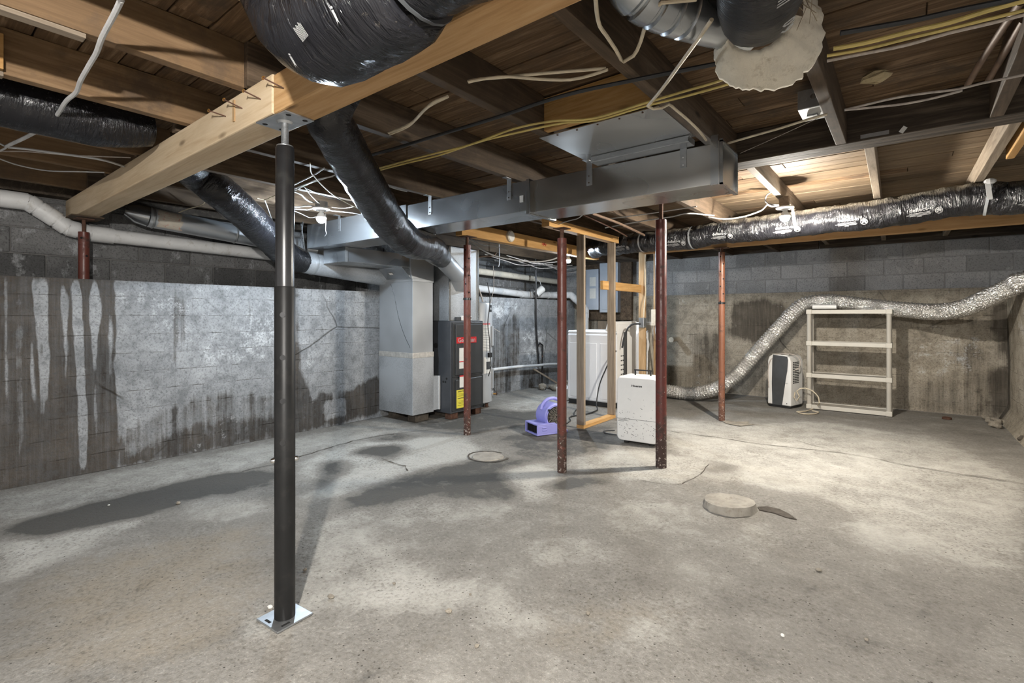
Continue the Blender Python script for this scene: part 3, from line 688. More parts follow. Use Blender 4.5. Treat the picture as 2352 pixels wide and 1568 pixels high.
wall_left['label'] = 'poured concrete left wall with water streaks and a ledge below block courses'

def block_wall(parent, mat, along, plane, a0, a1, z0, z1, depth, seed):
    """courses of single blocks standing on the ledge, joints recessed; plane is the face"""
    rnd = random.Random(seed)
    h = 0.203; z = z0; k = 0
    while z < z1 - 0.02:
        zt = min(z + h, z1)
        a = a0 - (0.2 if k % 2 else 0.0)
        while a < a1:
            b = min(a + 0.406, a1); lo = max(a, a0)
            if b - lo > 0.04:
                j = 0.004; d = rnd.uniform(-0.006, 0.003)
                g = MB()
                if along == 'y':
                    s = 1 if depth > 0 else -1
                    x0, x1 = sorted((plane + d, plane - depth))
                    g.box(x0, x1, lo + j, b - j, z + j, zt - j)
                else:
                    y0, y1 = sorted((plane + d, plane + depth))
                    g.box(lo + j, b - j, y0, y1, z + j, zt - j)
                c = ((g.v[0][0] + g.v[6][0]) / 2, (g.v[0][1] + g.v[6][1]) / 2, (g.v[0][2] + g.v[6][2]) / 2)
                me = g.mesh('concrete_block', c)
                o = bpy.data.objects.new('concrete_block', me); COL.objects.link(o); o.parent = parent; o.location = c
                me.materials.append(mat)
                md = o.modifiers.new('bevel', 'BEVEL'); md.width = 0.006; md.segments = 1
            a += 0.406
        z += h; k += 1

block_wall(wall_left, MT['block_dark'], 'y', -5.34, 0.0, 8.3, ZL, 2.13, 0.18, 1)
MB().box(-5.50, -5.352, -2.4, 8.3, ZL, 2.30).build('mortar_bed', MT['mortar'], wall_left)

# back wall ---------------------------------------------------------
us = np.arange(-5.3, 1.4, 0.03); ws = np.linspace(0, ZB, 50)
U, W = np.meshgrid(us, ws, indexing='ij')
WET = [
    (0.95, [(-2.032, 8.080, 1.393), (-1.610, 8.080, 1.418), (-1.326, 8.080, 1.319), (-1.381, 8.080, 1.131), (-1.847, 8.080, 1.030), (-2.095, 8.080, 1.127)]),
    (0.85, [(-2.158, 8.080, 1.026), (-1.495, 8.080, 1.067), (-1.438, 8.080, 0.909), (-1.787, 8.080, 0.771), (-1.970, 8.080, 0.863), (-2.158, 8.080, 0.891)]),
    (0.44, [(-1.055, 8.080, 1.347), (0.875, 8.080, 1.372), (0.875, 8.080, 1.018), (0.086, 8.080, 1.112), (-0.550, 8.080, 1.223), (-1.055, 8.080, 1.133)]),
    (0.46, [(-3.046, 8.080, 0.223), (-1.610, 8.080, 0.392), (-1.552, 8.080, 0.045), (-3.046, 8.080, -0.101)]),
    (0.50, [(-0.088, 8.080, 0.329), (0.947, 8.080, 0.567), (0.947, 8.080, 0.014), (-0.088, 8.080, -0.062)]),
    (0.95, [(0.838, 8.080, 1.322), (0.965, 8.080, 1.371), (0.965, 8.080, 0.668), (0.860, 8.080, 0.713)]),
    (0.90, [(0.801, 8.080, 0.557), (0.965, 8.080, 0.618), (0.965, 8.080, 0.016), (0.838, 8.080, 0.051)]),
    (0.62, [(-2.690, 8.080, 0.878), (-2.222, 8.080, 0.957), (-2.222, 8.080, 0.351), (-2.621, 8.080, 0.254)]),
    (0.52, [(0.417, 8.080, 0.849), (0.651, 8.080, 0.910), (0.801, 8.080, 0.659), (0.651, 8.080, 0.547), (0.457, 8.080, 0.586)]),
    (0.55, [(-4.691, 8.080, 1.394), (-3.346, 8.080, 1.450), (-3.346, 8.080, -0.093), (-4.691, 8.080, -0.141)]),
]
WHITE = [
    (0.80, [(-3.010, 8.080, 1.480), (-2.352, 8.080, 1.486), (-2.352, 8.080, 1.398), (-2.973, 8.080, 1.386)]),
    (0.72, [(-1.727, 8.080, 1.420), (-1.381, 8.080, 1.414), (-1.216, 8.080, 1.318), (-1.495, 8.080, 1.225)]),
    (0.66, [(0.043, 8.080, 1.525), (0.417, 8.080, 1.529), (0.574, 8.080, 1.378), (0.171, 8.080, 1.385)]),
    (0.62, [(-0.000, 8.080, 1.111), (0.801, 8.080, 1.016), (0.727, 8.080, 0.500), (0.086, 8.080, 0.343)]),
    (0.58, [(-2.901, 8.080, 0.304), (-2.095, 8.080, 0.426), (-1.970, 8.080, 0.170), (-2.901, 8.080, 0.020)]),
    (0.60, [(-0.088, 8.080, 0.273), (0.496, 8.080, 0.378), (0.801, 8.080, 0.199), (0.086, 8.080, 0.124)]),
]
wet = paint(U, W, 0.31, WET, (0, 2), 2, 1)
white = paint(U, W, 0.30, WHITE, (0, 2), 2, 2)
def wb_pt(u, w):
    return (float(u), YB + 0.012 * mnoise.noise((u * 1.8, 3.0, w * 1.8)), float(w))
ext = ([(-5.3, YB, ZB), (1.4, YB, ZB), (1.4, YB + 0.32, ZB), (-5.3, YB + 0.32, ZB)], [(0, 1, 2, 3)])
wall_back = grid_object('wall_back', MT['wall_back'], wb_pt, us, ws, {'wet': wet, 'white': white}, ext)
wall_back['label'] = 'brown stained poured concrete back wall with painted block above'
block_wall(wall_back, MT['block_light'], 'x', YB + 0.14, -5.3, 1.4, ZB, 2.14, 0.16, 2)
MB().box(-5.3, 1.4, YB + 0.144, YB + 0.32, ZB, 2.36).build('mortar_bed', MT['mortar_light'], wall_back)

# right wall --------------------------------------------------------
us = np.arange(4.6, YB + 0.02, 0.04); ws = np.linspace(0, ZR, 40)
U, W = np.meshgrid(us, ws, indexing='ij')
wet = paint(U, W, 0.26, [(0.85, [(0, 7.85, 0.0), (0, 8.1, 0.0), (0, 8.1, 1.2), (0, 7.98, 1.2), (0, 7.9, 0.5)])], (1, 2), 1, 2)
white = paint(U, W, 0.30, [(0.6, [(0, 7.0, 0.9), (0, 7.9, 0.9), (0, 7.9, 1.42), (0, 7.0, 1.42)])], (1, 2), 2, 2)
def wr_pt(u, w):
    foot = max(0.0, 0.16 - w) * 0.5
    return (XR + 0.014 * mnoise.noise((5.0, u * 1.8, w * 1.8)) - foot, float(u), float(w))
ext = ([(XR, 4.6, ZR), (XR, YB, ZR), (XR + 0.4, YB, ZR), (XR + 0.4, 4.6, ZR), (XR, 4.6, 0), (XR + 0.4, 4.6, 0)], [(0, 1, 2, 3), (0, 3, 5, 4)])
wall_right = grid_object('wall_right', MT['wall_back'], wr_pt, us, ws, {'wet': wet, 'white': white}, ext)
wall_right['label'] = 'short stretch of poured concrete wall at the right corner'
block_wall(wall_right, MT['block_light'], 'y', XR + 0.22, 4.6, YB + 0.1, ZR, 2.14, -0.16, 3)
MB().box(XR + 0.235, XR + 0.4, 4.6, YB + 0.2, ZR, 2.36).build('mortar_bed', MT['mortar_light'], wall_right)

# ceiling: boards on joists -------------------------------------------
ceiling = struct(MB().box(-5.5, 3.2, -2.4, 8.45, 2.338, 2.40).build('ceiling', MT['plank']))
ceiling['label'] = 'unfinished basement ceiling of old boards on open joists'
def child(name, mesh, mat, parent, loc, bevel=0.0):
    o = bpy.data.objects.new(name, mesh); COL.objects.link(o); o.parent = parent
    pl = parent.get('_loc', (0, 0, 0)); o.location = (loc[0] - pl[0], loc[1] - pl[1], loc[2] - pl[2])
    if not mesh.materials: mesh.materials.append(mat)
    if bevel:
        md = o.modifiers.new('bevel', 'BEVEL'); md.width = bevel; md.segments = 1
    return o
rnd = random.Random(11)
y = -0.45
lens = {}
while y < 8.3:
    w = 0.138
    x = -5.4 - rnd.uniform(0, 1.2)
    while x < 1.6:
        L = rnd.choice((1.83, 2.44, 2.95))
        pale = y > 3.38 and x + L > 0.2  # boards beyond the header take the wood with bulb light painted in
        key = (L, pale)
        if key not in lens:
            lens[key] = MB().box(0, L - 0.004, 0, w - 0.006, 0, 0.02).mesh('subfloor_plank')
        child('subfloor_plank', lens[key], MT['plank_lit' if pale else 'plank'], ceiling, (x, y, 2.314 + rnd.uniform(-0.003, 0.002)), 0.002)
        x += L
    y += w

def joist(x1, y0, y1, mat, z0=2.13, z1=2.312, t=0.05, skew=0.0, name='joist'):
    g = MB()
    g.add([(x1 - t, y0, z0), (x1, y0, z0), (x1 + skew, y1, z0), (x1 - t + skew, y1, z0), (x1 - t, y0, z1), (x1, y0, z1), (x1 + skew, y1, z1), (x1 - t + skew, y1, z1)],
          [(0, 3, 2, 1), (4, 5, 6, 7), (0, 1, 5, 4), (1, 2, 6, 5), (2, 3, 7, 6), (3, 0, 4, 7)])
    return g.build(name, MT[mat], ceiling, bevel=0.003)
for x in (-4.78, -4.07, -3.47, -2.73, -2.12, -1.50, -0.90, -0.30):
    joist(x, -2.3, 1.08, 'joist_front')
for x, y1 in ((-4.75, 8.2), (-4.14, 8.2), (-3.50, 8.2), (-2.885, 8.2), (-2.09, 8.2), (-1.44, 8.2), (-0.81, 3.24), (-0.25, 3.24), (0.36, 3.24), (0.97, 3.24)):
    joist(x, 0.92 if x > -4.2 else 0.95, y1, 'joist_back')
for x, sk in ((-0.79, -0.04), (-0.14, -0.06), (0.47, -0.06)):
    joist(x, 3.42, 8.2, 'joist_pale', z0=2.185, skew=sk)
joist(0.53, 3.42, 4.35, 'pine_y', z0=2.172, t=0.04)
MB().box(-1.40, 2.6, 3.24, 3.41, 2.13, 2.312).build('header_beam', MT['header'], ceiling, bevel=0.006)
MB().box(-0.95, 1.2, 8.17, 8.30, 2.14, 2.312).build('sill_plate', MT['header'], ceiling, bevel=0.004)
MB().box(-5.3, -0.96, 8.17, 8.30, 2.14, 2.312).build('sill_plate', MT['header'], ceiling, bevel=0.004)
MB().box(-5.32, -5.2, 0.0, 8.2, 2.13, 2.312).build('sill_plate', MT['header'], ceiling, bevel=0.004)
# new blocking boards between joists
MB().box(-1.44, -0.86, 2.085, 2.123, 2.135, 2.30).build('blocking_board', MT['block_x'], ceiling, bevel=0.002)
MB().box(-2.715, -2.69, -0.2, 0.29, 2.135, 2.27).build('blocking_board', MT['pine_y'], ceiling, bevel=0.002)
MB().box(-2.16, -2.118, -0.4, 0.42, 2.112, 2.127).build('nailed_strip', MT['joist_pale'], ceiling, bevel=0.002)
MB().box(-2.73, -2.69, -0.2, 0.29, 2.108, 2.126).build('nailed_strip', MT['joist_pale'], ceiling, bevel=0.002)

# ------------------------------------------------------------------ lamps
def bulb_lamp(key, label, col, cap_col, holder=True, chain=None):
    x, y, z = BULB_AT[key]
    t = thing('light_bulb', label, 'light bulb', (x, y, z))
    me = N('lit_bulb_' + key); e = me.n('Emission'); e.inputs[0].default_value = (*col, 1); e.inputs[1].default_value = BULB_E[key]
    me.t.links.new(e.outputs[0], me.o.inputs[0])
    MB().lathe([(0.001, -0.044), (0.018, -0.040), (0.031, -0.028), (0.038, -0.010), (0.0385, 0.0)], (x, y, z), 14).build('bulb_glass', me.m, t, smooth='all')
    MB().lathe([(0.0385, 0.0005), (0.037, 0.010), (0.031, 0.024), (0.021, 0.038), (0.0145, 0.046)], (x, y, z), 14).build('bulb_neck', MT['porcelain'], t, smooth='all')
    MB().lathe([(0.015, 0.042), (0.0155, 0.05), (0.0135, 0.052), (0.0155, 0.056), (0.0135, 0.06), (0.0155, 0.064)], (x, y, z), 14).build('screw_cap', MT['steel_zinc'], t, smooth=True)
    MB().lathe([(0.019, 0.046), (0.022, 0.056), (0.030, 0.060), (0.062, 0.064), (0.069, 0.070), (0.067, 0.080), (0.05, 0.084)], (x, y, z), 20).build('lamp_holder', MT['porcelain'], t, smooth=True)
    if chain:
        MB().tube(catmull([(x + a, y + b, z + c) for a, b, c in chain], 0.02), 0.0016, 6).build('pull_chain', MT['cable_white'], t, smooth=True)
    return t
lamp_a = bulb_lamp('left', 'glowing bare bulb left of the drooping black duct', BULB_COOL, None,
                   chain=[(0.03, 0.02, 0.07), (0.035, 0.02, -0.05), (0.03, 0.02, -0.10), (0.045, 0.02, -0.13), (0.02, 0.02, -0.15)])
x, y, z = BULB_AT['left']
MB().lathe([(0.05, 0.084), (0.05, 2.128 - z)], (x, y, z), 8).build('junction_box', MT['steel_zinc'], lamp_a)
lamp_b = bulb_lamp('right', 'glowing bare bulb in front of the printed black duct on the right', BULB_WARM, None)
x, y, z = BULB_AT['right']
MB().bar((x + 0.055, y - 0.01, z + 0.06), (x + 0.085, y - 0.03, z - 0.13), 0.022, 0.004, (0, 1, 0)).build('pull_tab', MT['white_plastic'], lamp_b)
MB().box(x - 0.04, x + 0.03, y - 0.03, y + 0.03, z + 0.084, 2.186).build('mounting_block', MT['joist_pale'], lamp_b)
lamp_c = bulb_lamp('near', 'bare bulb hanging just behind and above the viewer', (1.0, 0.965, 0.91), None)
x, y, z = BULB_AT['near']
MB().cyl((x, y, z + 0.082), (x, y, 2.313), 0.004, n=8).build('lamp_cord', MT['cable_white'], lamp_c)

lamp_d = bulb_lamp('far', 'far glowing bare bulb glimpsed beside the red brown post', BULB_COOL, None)
x, y, z = BULB_AT['far']
MB().cyl((x, y, z + 0.082), (x, y, 2.313), 0.004, n=8).build('lamp_cord', MT['cable_white'], lamp_d)

# ------------------------------------------------------------------ support beam and posts
beam = thing('support_beam', 'pale rough timber beam resting on the black steel post, with bent nails sticking out', 'beam', (-3.6, 1.0, 1.975))
MB().box(-5.36, -1.905, 0.93, 1.072, 1.975, 2.128).build('timber', MT['pine_pale_x'], beam, bevel=0.006)
# nails driven up through the beam face and left sticking out
for A, B in zip([(-2.378, 0.885, 2.090), (-2.223, 0.885, 2.096), (-2.042, 0.885, 2.082), (-1.880, 0.885, 2.085)], [(-2.319, 0.932, 2.064), (-2.159, 0.932, 2.057), (-1.998, 0.932, 2.052), (-1.820, 0.932, 2.046)]):
    A, B = Vector(A), Vector(B); d = (A - B).normalized()
    nl = MB().tube([B, A], 0.0028, 7).build('bent_nail', MT['rust_iron'], beam)
    MB().tube([A, A + d * 0.003], 0.0075, 10).build('nail_head', MT['brass'], nl)
MB().box(-2.24, -2.225, 0.924, 0.931, 2.02, 2.11).build('wood_shim', MT['pine_z'], beam)
beam2 = thing('support_beam', 'honey coloured timber beam running over the viewer from the black steel post', 'beam', (-0.6, 1.0, 1.975))
MB().box(-1.903, 2.6, 0.932, 1.07, 1.972, 2.122).build('timber', MT['pine_x'], beam2, bevel=0.008)

post = thing('steel_jack_post', 'black adjustable steel jack post on a square plate in the foreground', 'post', (-1.935, 0.99, 0))
px_, py_ = -1.935, 0.995
g = MB()
c45 = Matrix.Translation((px_, py_, 0)) @ Matrix.Rotation(R(4), 4, 'Z')
g.box(-0.075, 0.075, -0.075, 0.075, 0, 0.008, c45)
g.build('base_plate', MT['steel_zinc'], post, bevel=0.002)
for s in ((-0.055, 0.03, 0), (0.055, -0.03, 0), (-0.02, -0.058, 90)):
    M = c45 @ Matrix.Translation((s[0], s[1], 0)) @ Matrix.Rotation(R(90 + s[2]), 4, 'Z')
    MB().box(-0.017, 0.017, -0.005, 0.005, 0.0078, 0.0088, M).build('bolt_slot', MT['dark_hole'], post)
MB().lathe([(0.0385, 0.008), (0.0385, 1.31), (0.0365, 1.314)], (px_, py_, 0), 28).build('lower_tube', MT['steel_satin'], post, smooth=True)
MB().lathe([(0.0345, 1.30), (0.0345, 1.862), (0.031, 1.868)], (px_, py_, 0), 28).build('upper_tube', MT['steel_black'], post, smooth=True)
MB().lathe([(0.031, 1.862), (0.031, 1.872), (0.02, 1.873)], (px_, py_, 0), 24).build('collar', MT['steel_zinc'], post, smooth=True)
pr = []
for i in range(26):
    zz = 1.87 + i * 0.0028
    pr += [(0.0125, zz), (0.0142, zz + 0.0014)]
pr += [(0.0125, 1.945), (0.0125, 1.966)]
MB().lathe(pr, (px_, py_, 0), 16).build('screw', MT['steel_zinc'], post, smooth=True)
MB().lathe([(0.026, 1.957), (0.03, 1.962), (0.034, 1.9655)], (px_, py_, 0), 20).build('flange', MT['steel_zinc'], post, smooth=True)
g = MB().box(-0.105, 0.105, -0.060, 0.060, 1.9655, 1.9715, c45)
tp = g.build('top_plate', MT['steel_zinc'], post, bevel=0.001)
for a, b in ((-0.082, -0.035), (-0.082, 0.035), (0.082, -0.035), (0.082, 0.035)):
    p = c45 @ Vector((a, b, 0))
    MB().cyl((p.x, p.y, 1.9648), (p.x, p.y, 1.9656), 0.010, n=12).build('bolt_hole', MT['dark_hole'], tp)
cdir = Vector((0 - px_, 0 - py_, 0)).normalized()
side = Vector((-cdir.y, cdir.x, 0))
dirh = (cdir * 0.94 - side * 0.2).normalized()
for zz in (1.202, 1.035, 0.865, 0.702):
    c = Vector((px_, py_, zz)) + dirh * 0.0365
    MB().tube([c, c + dirh * 0.0028], 0.0105, 16).build('pin_hole_plug', MT['steel_black'], post, smooth=True)
for s in (-1, 1):
    c = Vector((px_, py_, 0.628)) + side * (s * 0.037)
    b = MB().tube([c, c + side * (s * 0.006)], 0.0125, 12)
    b.tube([c + side * (s * 0.006), c + side * (s * 0.012), c + side * (s * 0.016)], [0.011, 0.009, 0.003], 12)
    b.build('pin_bolt', MT['chrome'], post, smooth=True)

def lally(x, y, r, z_neck, z_top, mat, label, group=None, z0=0.0, neck=0.016, holes=True, ring=None, plate=0.07, lean=0.0):
    t = thing('steel_post', label, 'post', (x, y, z0))
    xt = x + lean
    MB().tube([(x, y, z0), (xt, y, z_neck)], r, 24).build('tube', MT[mat], t, smooth=True)
    MB().tube([(xt, y, z_neck), (xt, y, z_top)], neck, 14).build('screw', MT['rust_iron'], t, smooth=True)
    MB().box(xt - plate, xt + plate, y - plate, y + plate, z_top, z_top + 0.006).build('top_plate', MT['rust_iron'], t)
    if holes:
        d = Vector((-x, -y, 0)).normalized(); sd = Vector((-d.y, d.x, 0))
        for k in range(holes):
            zz = z_neck - 0.05 - k * (0.085 if holes > 3 else 0.14)
            dd = (d + sd * (0.55 if k % 2 else -0.45)).normalized()
            c = Vector((x, y, zz)) + dd * (r - 0.004)
            MB().tube([c, c + dd * 0.0052], 0.0085, 10).build('pin_hole', MT['dark_hole'], t)
    if ring:
        MB().lathe([(r, ring - 0.012), (r + 0.005, ring - 0.01), (r + 0.005, ring + 0.01), (r, ring + 0.012)], (x, y, 0), 24).build('clamp_band', MT['steel_black'], t, smooth=True)
    return t
lally(-3.465, 3.66, 0.036, 1.905, 1.985, 'red_post', 'red post in front of the furnace with a black band and pin holes', holes=6, ring=1.365)
lally(-2.07, 3.24, 0.036, 1.79, 1.862, 'red_post', 'red brown post beside the purple blower, under the sheet metal trunk', holes=0, plate=0.05)
lally(-1.52, 3.83, 0.0425, 1.955, 2.12, 'red_post_b', 'dark maroon post right beside the white dehumidifier', holes=0)
lally(-1.65, 5.96, 0.0345, 1.92, 1.966, 'orange_post', 'faded orange post with pin holes in front of the silver hose', holes=7, ring=1.34)
lally(-5.12, 1.00, 0.036, 1.86, 1.958, 'red_post', 'short red stub post standing on the left wall ledge under the pale beam', holes=2, z0=ZL, neck=0.013, plate=0.055)
MB().box(-5.24, -4.98, 0.90, 1.10, 1.964, 1.9745).build('bearing_board', MT['joist_back'], bevel=0.002)
tag(bpy.data.objects['bearing_board'], 'thin dark board wedged between the red stub post and the pale beam', 'board')

# far beam that the orange post carries, and the honey coloured beam on the red post by the furnace
fb = thing('support_beam', 'long timber beam behind the printed black duct near the back wall', 'beam', (-0.5, 6.0, 1.98))
MB().box(-2.6, 1.12, 5.94, 6.04, 1.975, 2.125).build('timber', MT['pine_x'], fb, bevel=0.004)
yb = thing('support_beam', 'orange new timber beam with a red mark, running back from the red post by the furnace', 'beam', (-3.45, 4.9, 1.99))
MB().box(-3.52, -3.43, 3.55, 6.35, 1.992, 2.125).build('timber', MT['pine_y'], yb, bevel=0.004)
for a, b in (((-3.428, 4.93, 2.075), (-3.428, 5.01, 2.045)), ((-3.428, 4.95, 2.04), (-3.428, 4.99, 2.085)), ((-3.428, 4.92, 2.055), (-3.428, 5.02, 2.06))):
    MB().bar(a, b, 0.010, 0.002, (1, 0, 0)).build('red_mark', MT['red_wax'], yb)
MB().cyl((-3.43, 4.30, 2.07), (-3.405, 4.30, 2.07), 0.062, n=24).build('round_cap', MT['pvc_cream'], yb, smooth=True)
MB().cyl((-3.405, 4.30, 2.07), (-3.398, 4.30, 2.07), 0.05, n=24).build('round_cap', MT['white_plastic'], yb, smooth=True)

# ------------------------------------------------------------------ sheet metal trunk
tr = thing('trunk_duct', 'long rectangular galvanised trunk duct hung under the joists', 'duct', (-2.7, 2.8, 1.88))
def rect_run(xs, y0, y1, z0, z1, name, mat, parent, bev=0.003):
    return MB().box(xs[0], xs[1], y0, y1, z0, z1).build(name, mat, parent, bevel=bev)
rect_run((-1.955, -0.752), 2.655, 2.935, 1.875, 2.085, 'duct_section', MT['galv_rust'], tr)
rect_run((-3.20, -1.962), 2.655, 2.955, 1.893, 2.095, 'duct_section', MT['galv'], tr)
rect_run((-4.72, -3.203), 2.655, 2.965, 1.868, 2.105, 'duct_section', MT['galv'], tr)
for x in (-1.958, -3.2):
    MB().box(x - 0.014, x + 0.014, 2.645, 2.97, 1.868, 2.10).build('slip_joint', MT['galv'], tr, bevel=0.002)
# end cap, folded rim
rim = MB()
rim.box(-0.752, -0.742, 2.648, 2.942, 1.868, 2.092)
rim.build('end_cap', MT['galv_rust'], tr, bevel=0.002)
for a in ((-0.745, -0.728, 2.648, 2.656, 1.868, 2.10), (-0.745, -0.728, 2.934, 2.942, 1.868, 2.092), (-0.745, -0.728, 2.648, 2.942, 1.868, 1.876), (-0.745, -0.728, 2.648, 2.942, 2.084, 2.092)):
    MB().box(*a).build('folded_rim', MT['galv'], tr)
MB().box(-0.79, -0.752, 2.650, 2.656, 1.87, 2.125).build('drive_cleat', MT['galv'], tr)
for x, zt in ((-0.93, 2.13), (-1.50, 2.128), (-2.12, 2.13), (-2.91, 2.13), (-4.15, 2.13)):
    s = MB().box(x - 0.018, x + 0.018, 2.6515, 2.6545, 1.985, zt)
    s.box(x - 0.018, x + 0.018, 2.60, 2.654, zt - 0.003, zt)
    st = s.build('hanger_strap', MT['steel_zinc'], tr, bevel=0.001)
    for zz in (2.0, 2.04):
        MB().cyl((x, 2.6516, zz), (x, 2.648, zz), 0.0045, n=8).build('screw_head', MT['chrome'], st)
MB().box(-2.03, -2.0, 2.6525, 2.6545, 1.955, 2.0).build('paper_tag', MT['paper'], tr)
MB().bar((-3.55, 2.652, 2.04), (-3.58, 2.652, 1.98), 0.008, 0.002, (0, 1, 0)).build('tape_scrap', MT['paper'], tr)
# sheet metal pan between two joists with the boot above the trunk
pan = thing('joist_pan', 'flat sheet metal pan nailed under a joist bay, rust spotted, above the trunk', 'sheet metal', (-1.15, 2.4, 2.12))
MB().box(-1.50, -0.855, 2.13, 2.61, 2.124, 2.1285).build('pan_sheet', MT['galv_rust'], pan)
MB().box(-1.44, -0.87, 2.56, 2.655, 2.088, 2.124).build('pan_flange', MT['galv'], pan, bevel=0.004)
for i in range(5):
    MB().cyl((-1.40 + i * 0.115, 2.15, 2.124), (-1.40 + i * 0.115, 2.15, 2.1215), 0.005, n=8).build('nail_head', MT['rust_iron'], pan)
# drop box under the trunk leading to the return
db = thing('offset_duct', 'stepped galvanised box duct under the left end of the trunk', 'duct', (-4.45, 3.1, 1.7))
MB().prism([(2.80, 1.866), (2.80, 1.725), (3.60, 1.725), (3.60, 1.866)], 'x', -4.66, -4.27).build('box_body', MT['galv'], db, bevel=0.003)
MB().box(-4.275, -4.262, 2.79, 2.82, 1.72, 1.866).build('corner_seam', MT['steel_zinc'], db)
ret = thing('return_duct', 'tall galvanised return duct standing against the left wall beside the furnace', 'duct', (-4.55, 3.8, 0.09))
cx0, cx1, cy0, cy1 = -4.85, -4.26, 3.63, 3.93
MB().box(cx0, cx1, cy0, cy1, 0.755, 1.60).build('upper_section', MT['galv_dull'], ret, bevel=0.003)
MB().box(cx0, cx1 + 0.004, cy0 - 0.004, cy1 + 0.008, 0.095, 0.752).build('lower_section', MT['galv_spangle'], ret, bevel=0.003)
MB().box(cx1 - 0.02, cx1 + 0.004, cy1 + 0.008, 4.035, 0.11, 0.50).build('side_boot', MT['galv_spangle'], ret, bevel=0.003)
MB().box(cx0, cx1 - 0.03, cy1 + 0.008, 4.035, 0.11, 0.50).build('side_boot', MT['galv_spangle'], ret, bevel=0.003)
MB().box(cx1 + 0.004, cx1 + 0.012, 4.015, 4.035, 0.11, 0.50).build('caulk_bead', MT['white_plastic'], ret)
MB().box(cx0 - 0.002, cx1 + 0.007, cy0 - 0.007, cy1 + 0.010, 0.725, 0.785).build('foil_tape', MT['tape'], ret, bevel=0.004)
MB().box(cx0, cx1 + 0.006, cy0 - 0.008, cy1 + 0.008, 1.575, 1.605).build('slip_joint', MT['galv_dull'], ret, bevel=0.003)
g = MB(); g.prism([(cy0 - 0.012, 1.60), (cy1 + 0.01, 1.60), (cy1 + 0.01, 1.90), (3.60, 1.90), (3.60, 1.725)], 'x', cx0 + 0.01, cx1 + 0.002)
g.build('transition', MT['galv_dull'], ret, bevel=0.002)
MB().prism([(3.622, 1.605), (3.49, 1.722), (3.49, 1.726), (3.622, 1.726)], 'x', -4.74, -4.275).build('sloped_scoop', MT['galv'], ret, bevel=0.002)
MB().bar((-4.56, 3.548, 1.664), (-4.50, 3.548, 1.664), 0.03, 0.002, (0, -0.66, -0.75)).build('maker_plate', MT['paper'], ret)
# diagonal crease on the face
MB().tube(catmull([(-4.64, 3.629, 1.56), (-4.58, 3.629, 1.44), (-4.50, 3.629, 1.18), (-4.40, 3.629, 0.98), (-4.30, 3.629, 0.84)], 0.06), 0.0035, 6).build('cross_brake', MT['galv'], ret, smooth=True)
for p in ((-4.80, -4.66), (-4.45, -4.32)):
    MB().box(p[0], p[1], 3.72, 3.92, -0.002, 0.095).build('support_block', MT['dirt_dark'], ret, bevel=0.005)
# round supply pipe on the plenum
sp = thing('round_pipe', 'short bright galvanised pipe elbow on the furnace plenum', 'pipe', (-4.158, 4.235, 1.653))
a = Vector((-3.807, 3.620, 1.809)); b = Vector((-4.118, 4.202, 1.660))
MB().tube([a.lerp(b, t) for t in (0, 0.25, 0.5, 0.75, 1)], 0.098, 24, caps=True).build('pipe', MT['galv_dull'], sp, smooth=True)
ddir = (b - a).normalized()
MB().tube([b - ddir * 0.05, b - ddir * 0.04, b - ddir * 0.03], [0.098, 0.104, 0.098], 24, False).build('bead', MT['steel_zinc'], sp, smooth=True)
MB().tube([b - ddir * 0.03, b + Vector((-0.05, 0.02, -0.08)), Vector((-4.13, 4.30, 1.60))], [0.105, 0.115, 0.12], 24).build('elbow', MT['galv_dull'], sp, smooth=True)
MB().tube([a - ddir * 0.01, a + ddir * 0.03], 0.101, 24).build('tape_end', MT['tape'], sp, smooth=True)

# ------------------------------------------------------------------ flexible black ducts
def flex(name, label, pts, r, mat='jacket', step=0.03, n=22, jit=0.006, fr=9.0, seed=0.0, flat=None):
    path = catmull(pts, step)
    ob = MB().tube(path, r, n, True, jit, fr, flat, seed).build(name, MT[mat], None, smooth='all', loc=pts[0])
    tag(ob, label, 'duct')
    return ob, path
def lerp_r(*stops):
    def f(t):
        for (a, ra), (b, rb) in zip(stops, stops[1:]):
            if t <= b: return ra + (rb - ra) * (t - a) / (b - a)
        return stops[-1][1]
    return f
duct_top, path_top = flex('flex_duct', 'fat black insulated duct elbow hugging the timber beam at the top of the picture',
    [(-1.22, 0.66, 2.30), (-1.29, 0.69, 2.16), (-1.30, 0.72, 2.06), (-1.24, 0.745, 1.995), (-1.12, 0.752, 1.985), (-0.98, 0.755, 1.985), (-0.88, 0.752, 1.985)],
    lerp_r((0, 0.12), (0.3, 0.155), (0.6, 0.155), (0.92, 0.15), (1.0, 0.126)), jit=0.010, fr=7, seed=2.0)
duct_top2, _ = flex('flex_duct', 'second length of black insulated duct at the top edge, right of the fat elbow',
    [(-0.88, 0.752, 1.99), (-0.78, 0.748, 2.005), (-0.50, 0.745, 2.03), (-0.2, 0.742, 2.03), (0.3, 0.74, 2.05)], lerp_r((0, 0.124), (0.12, 0.15), (1, 0.15)), jit=0.010, seed=5.0)
MB().tube([(-0.885, 0.752, 1.987), (-0.877, 0.752, 1.989)], 0.129, 22).build('collar_tape', MT['grey_plastic'], duct_top, smooth=True)
duct_mid, path_mid = flex('flex_duct', 'long black duct drooping from the timber beam to the bright pipe by the furnace',
    [(-1.80, 1.21, 2.22), (-1.889, 1.159, 2.039), (-1.990, 1.257, 2.012), (-2.145, 1.428, 1.975), (-2.428, 1.752, 1.914), (-2.755, 2.157, 1.821), (-3.027, 2.554, 1.769), (-3.340, 3.033, 1.814), (-3.814, 3.639, 1.802)],
    lerp_r((0, 0.085), (0.12, 0.098), (0.3, 0.112), (0.6, 0.122), (0.85, 0.125), (0.95, 0.115), (1.0, 0.103)), jit=0.006, seed=8.0)
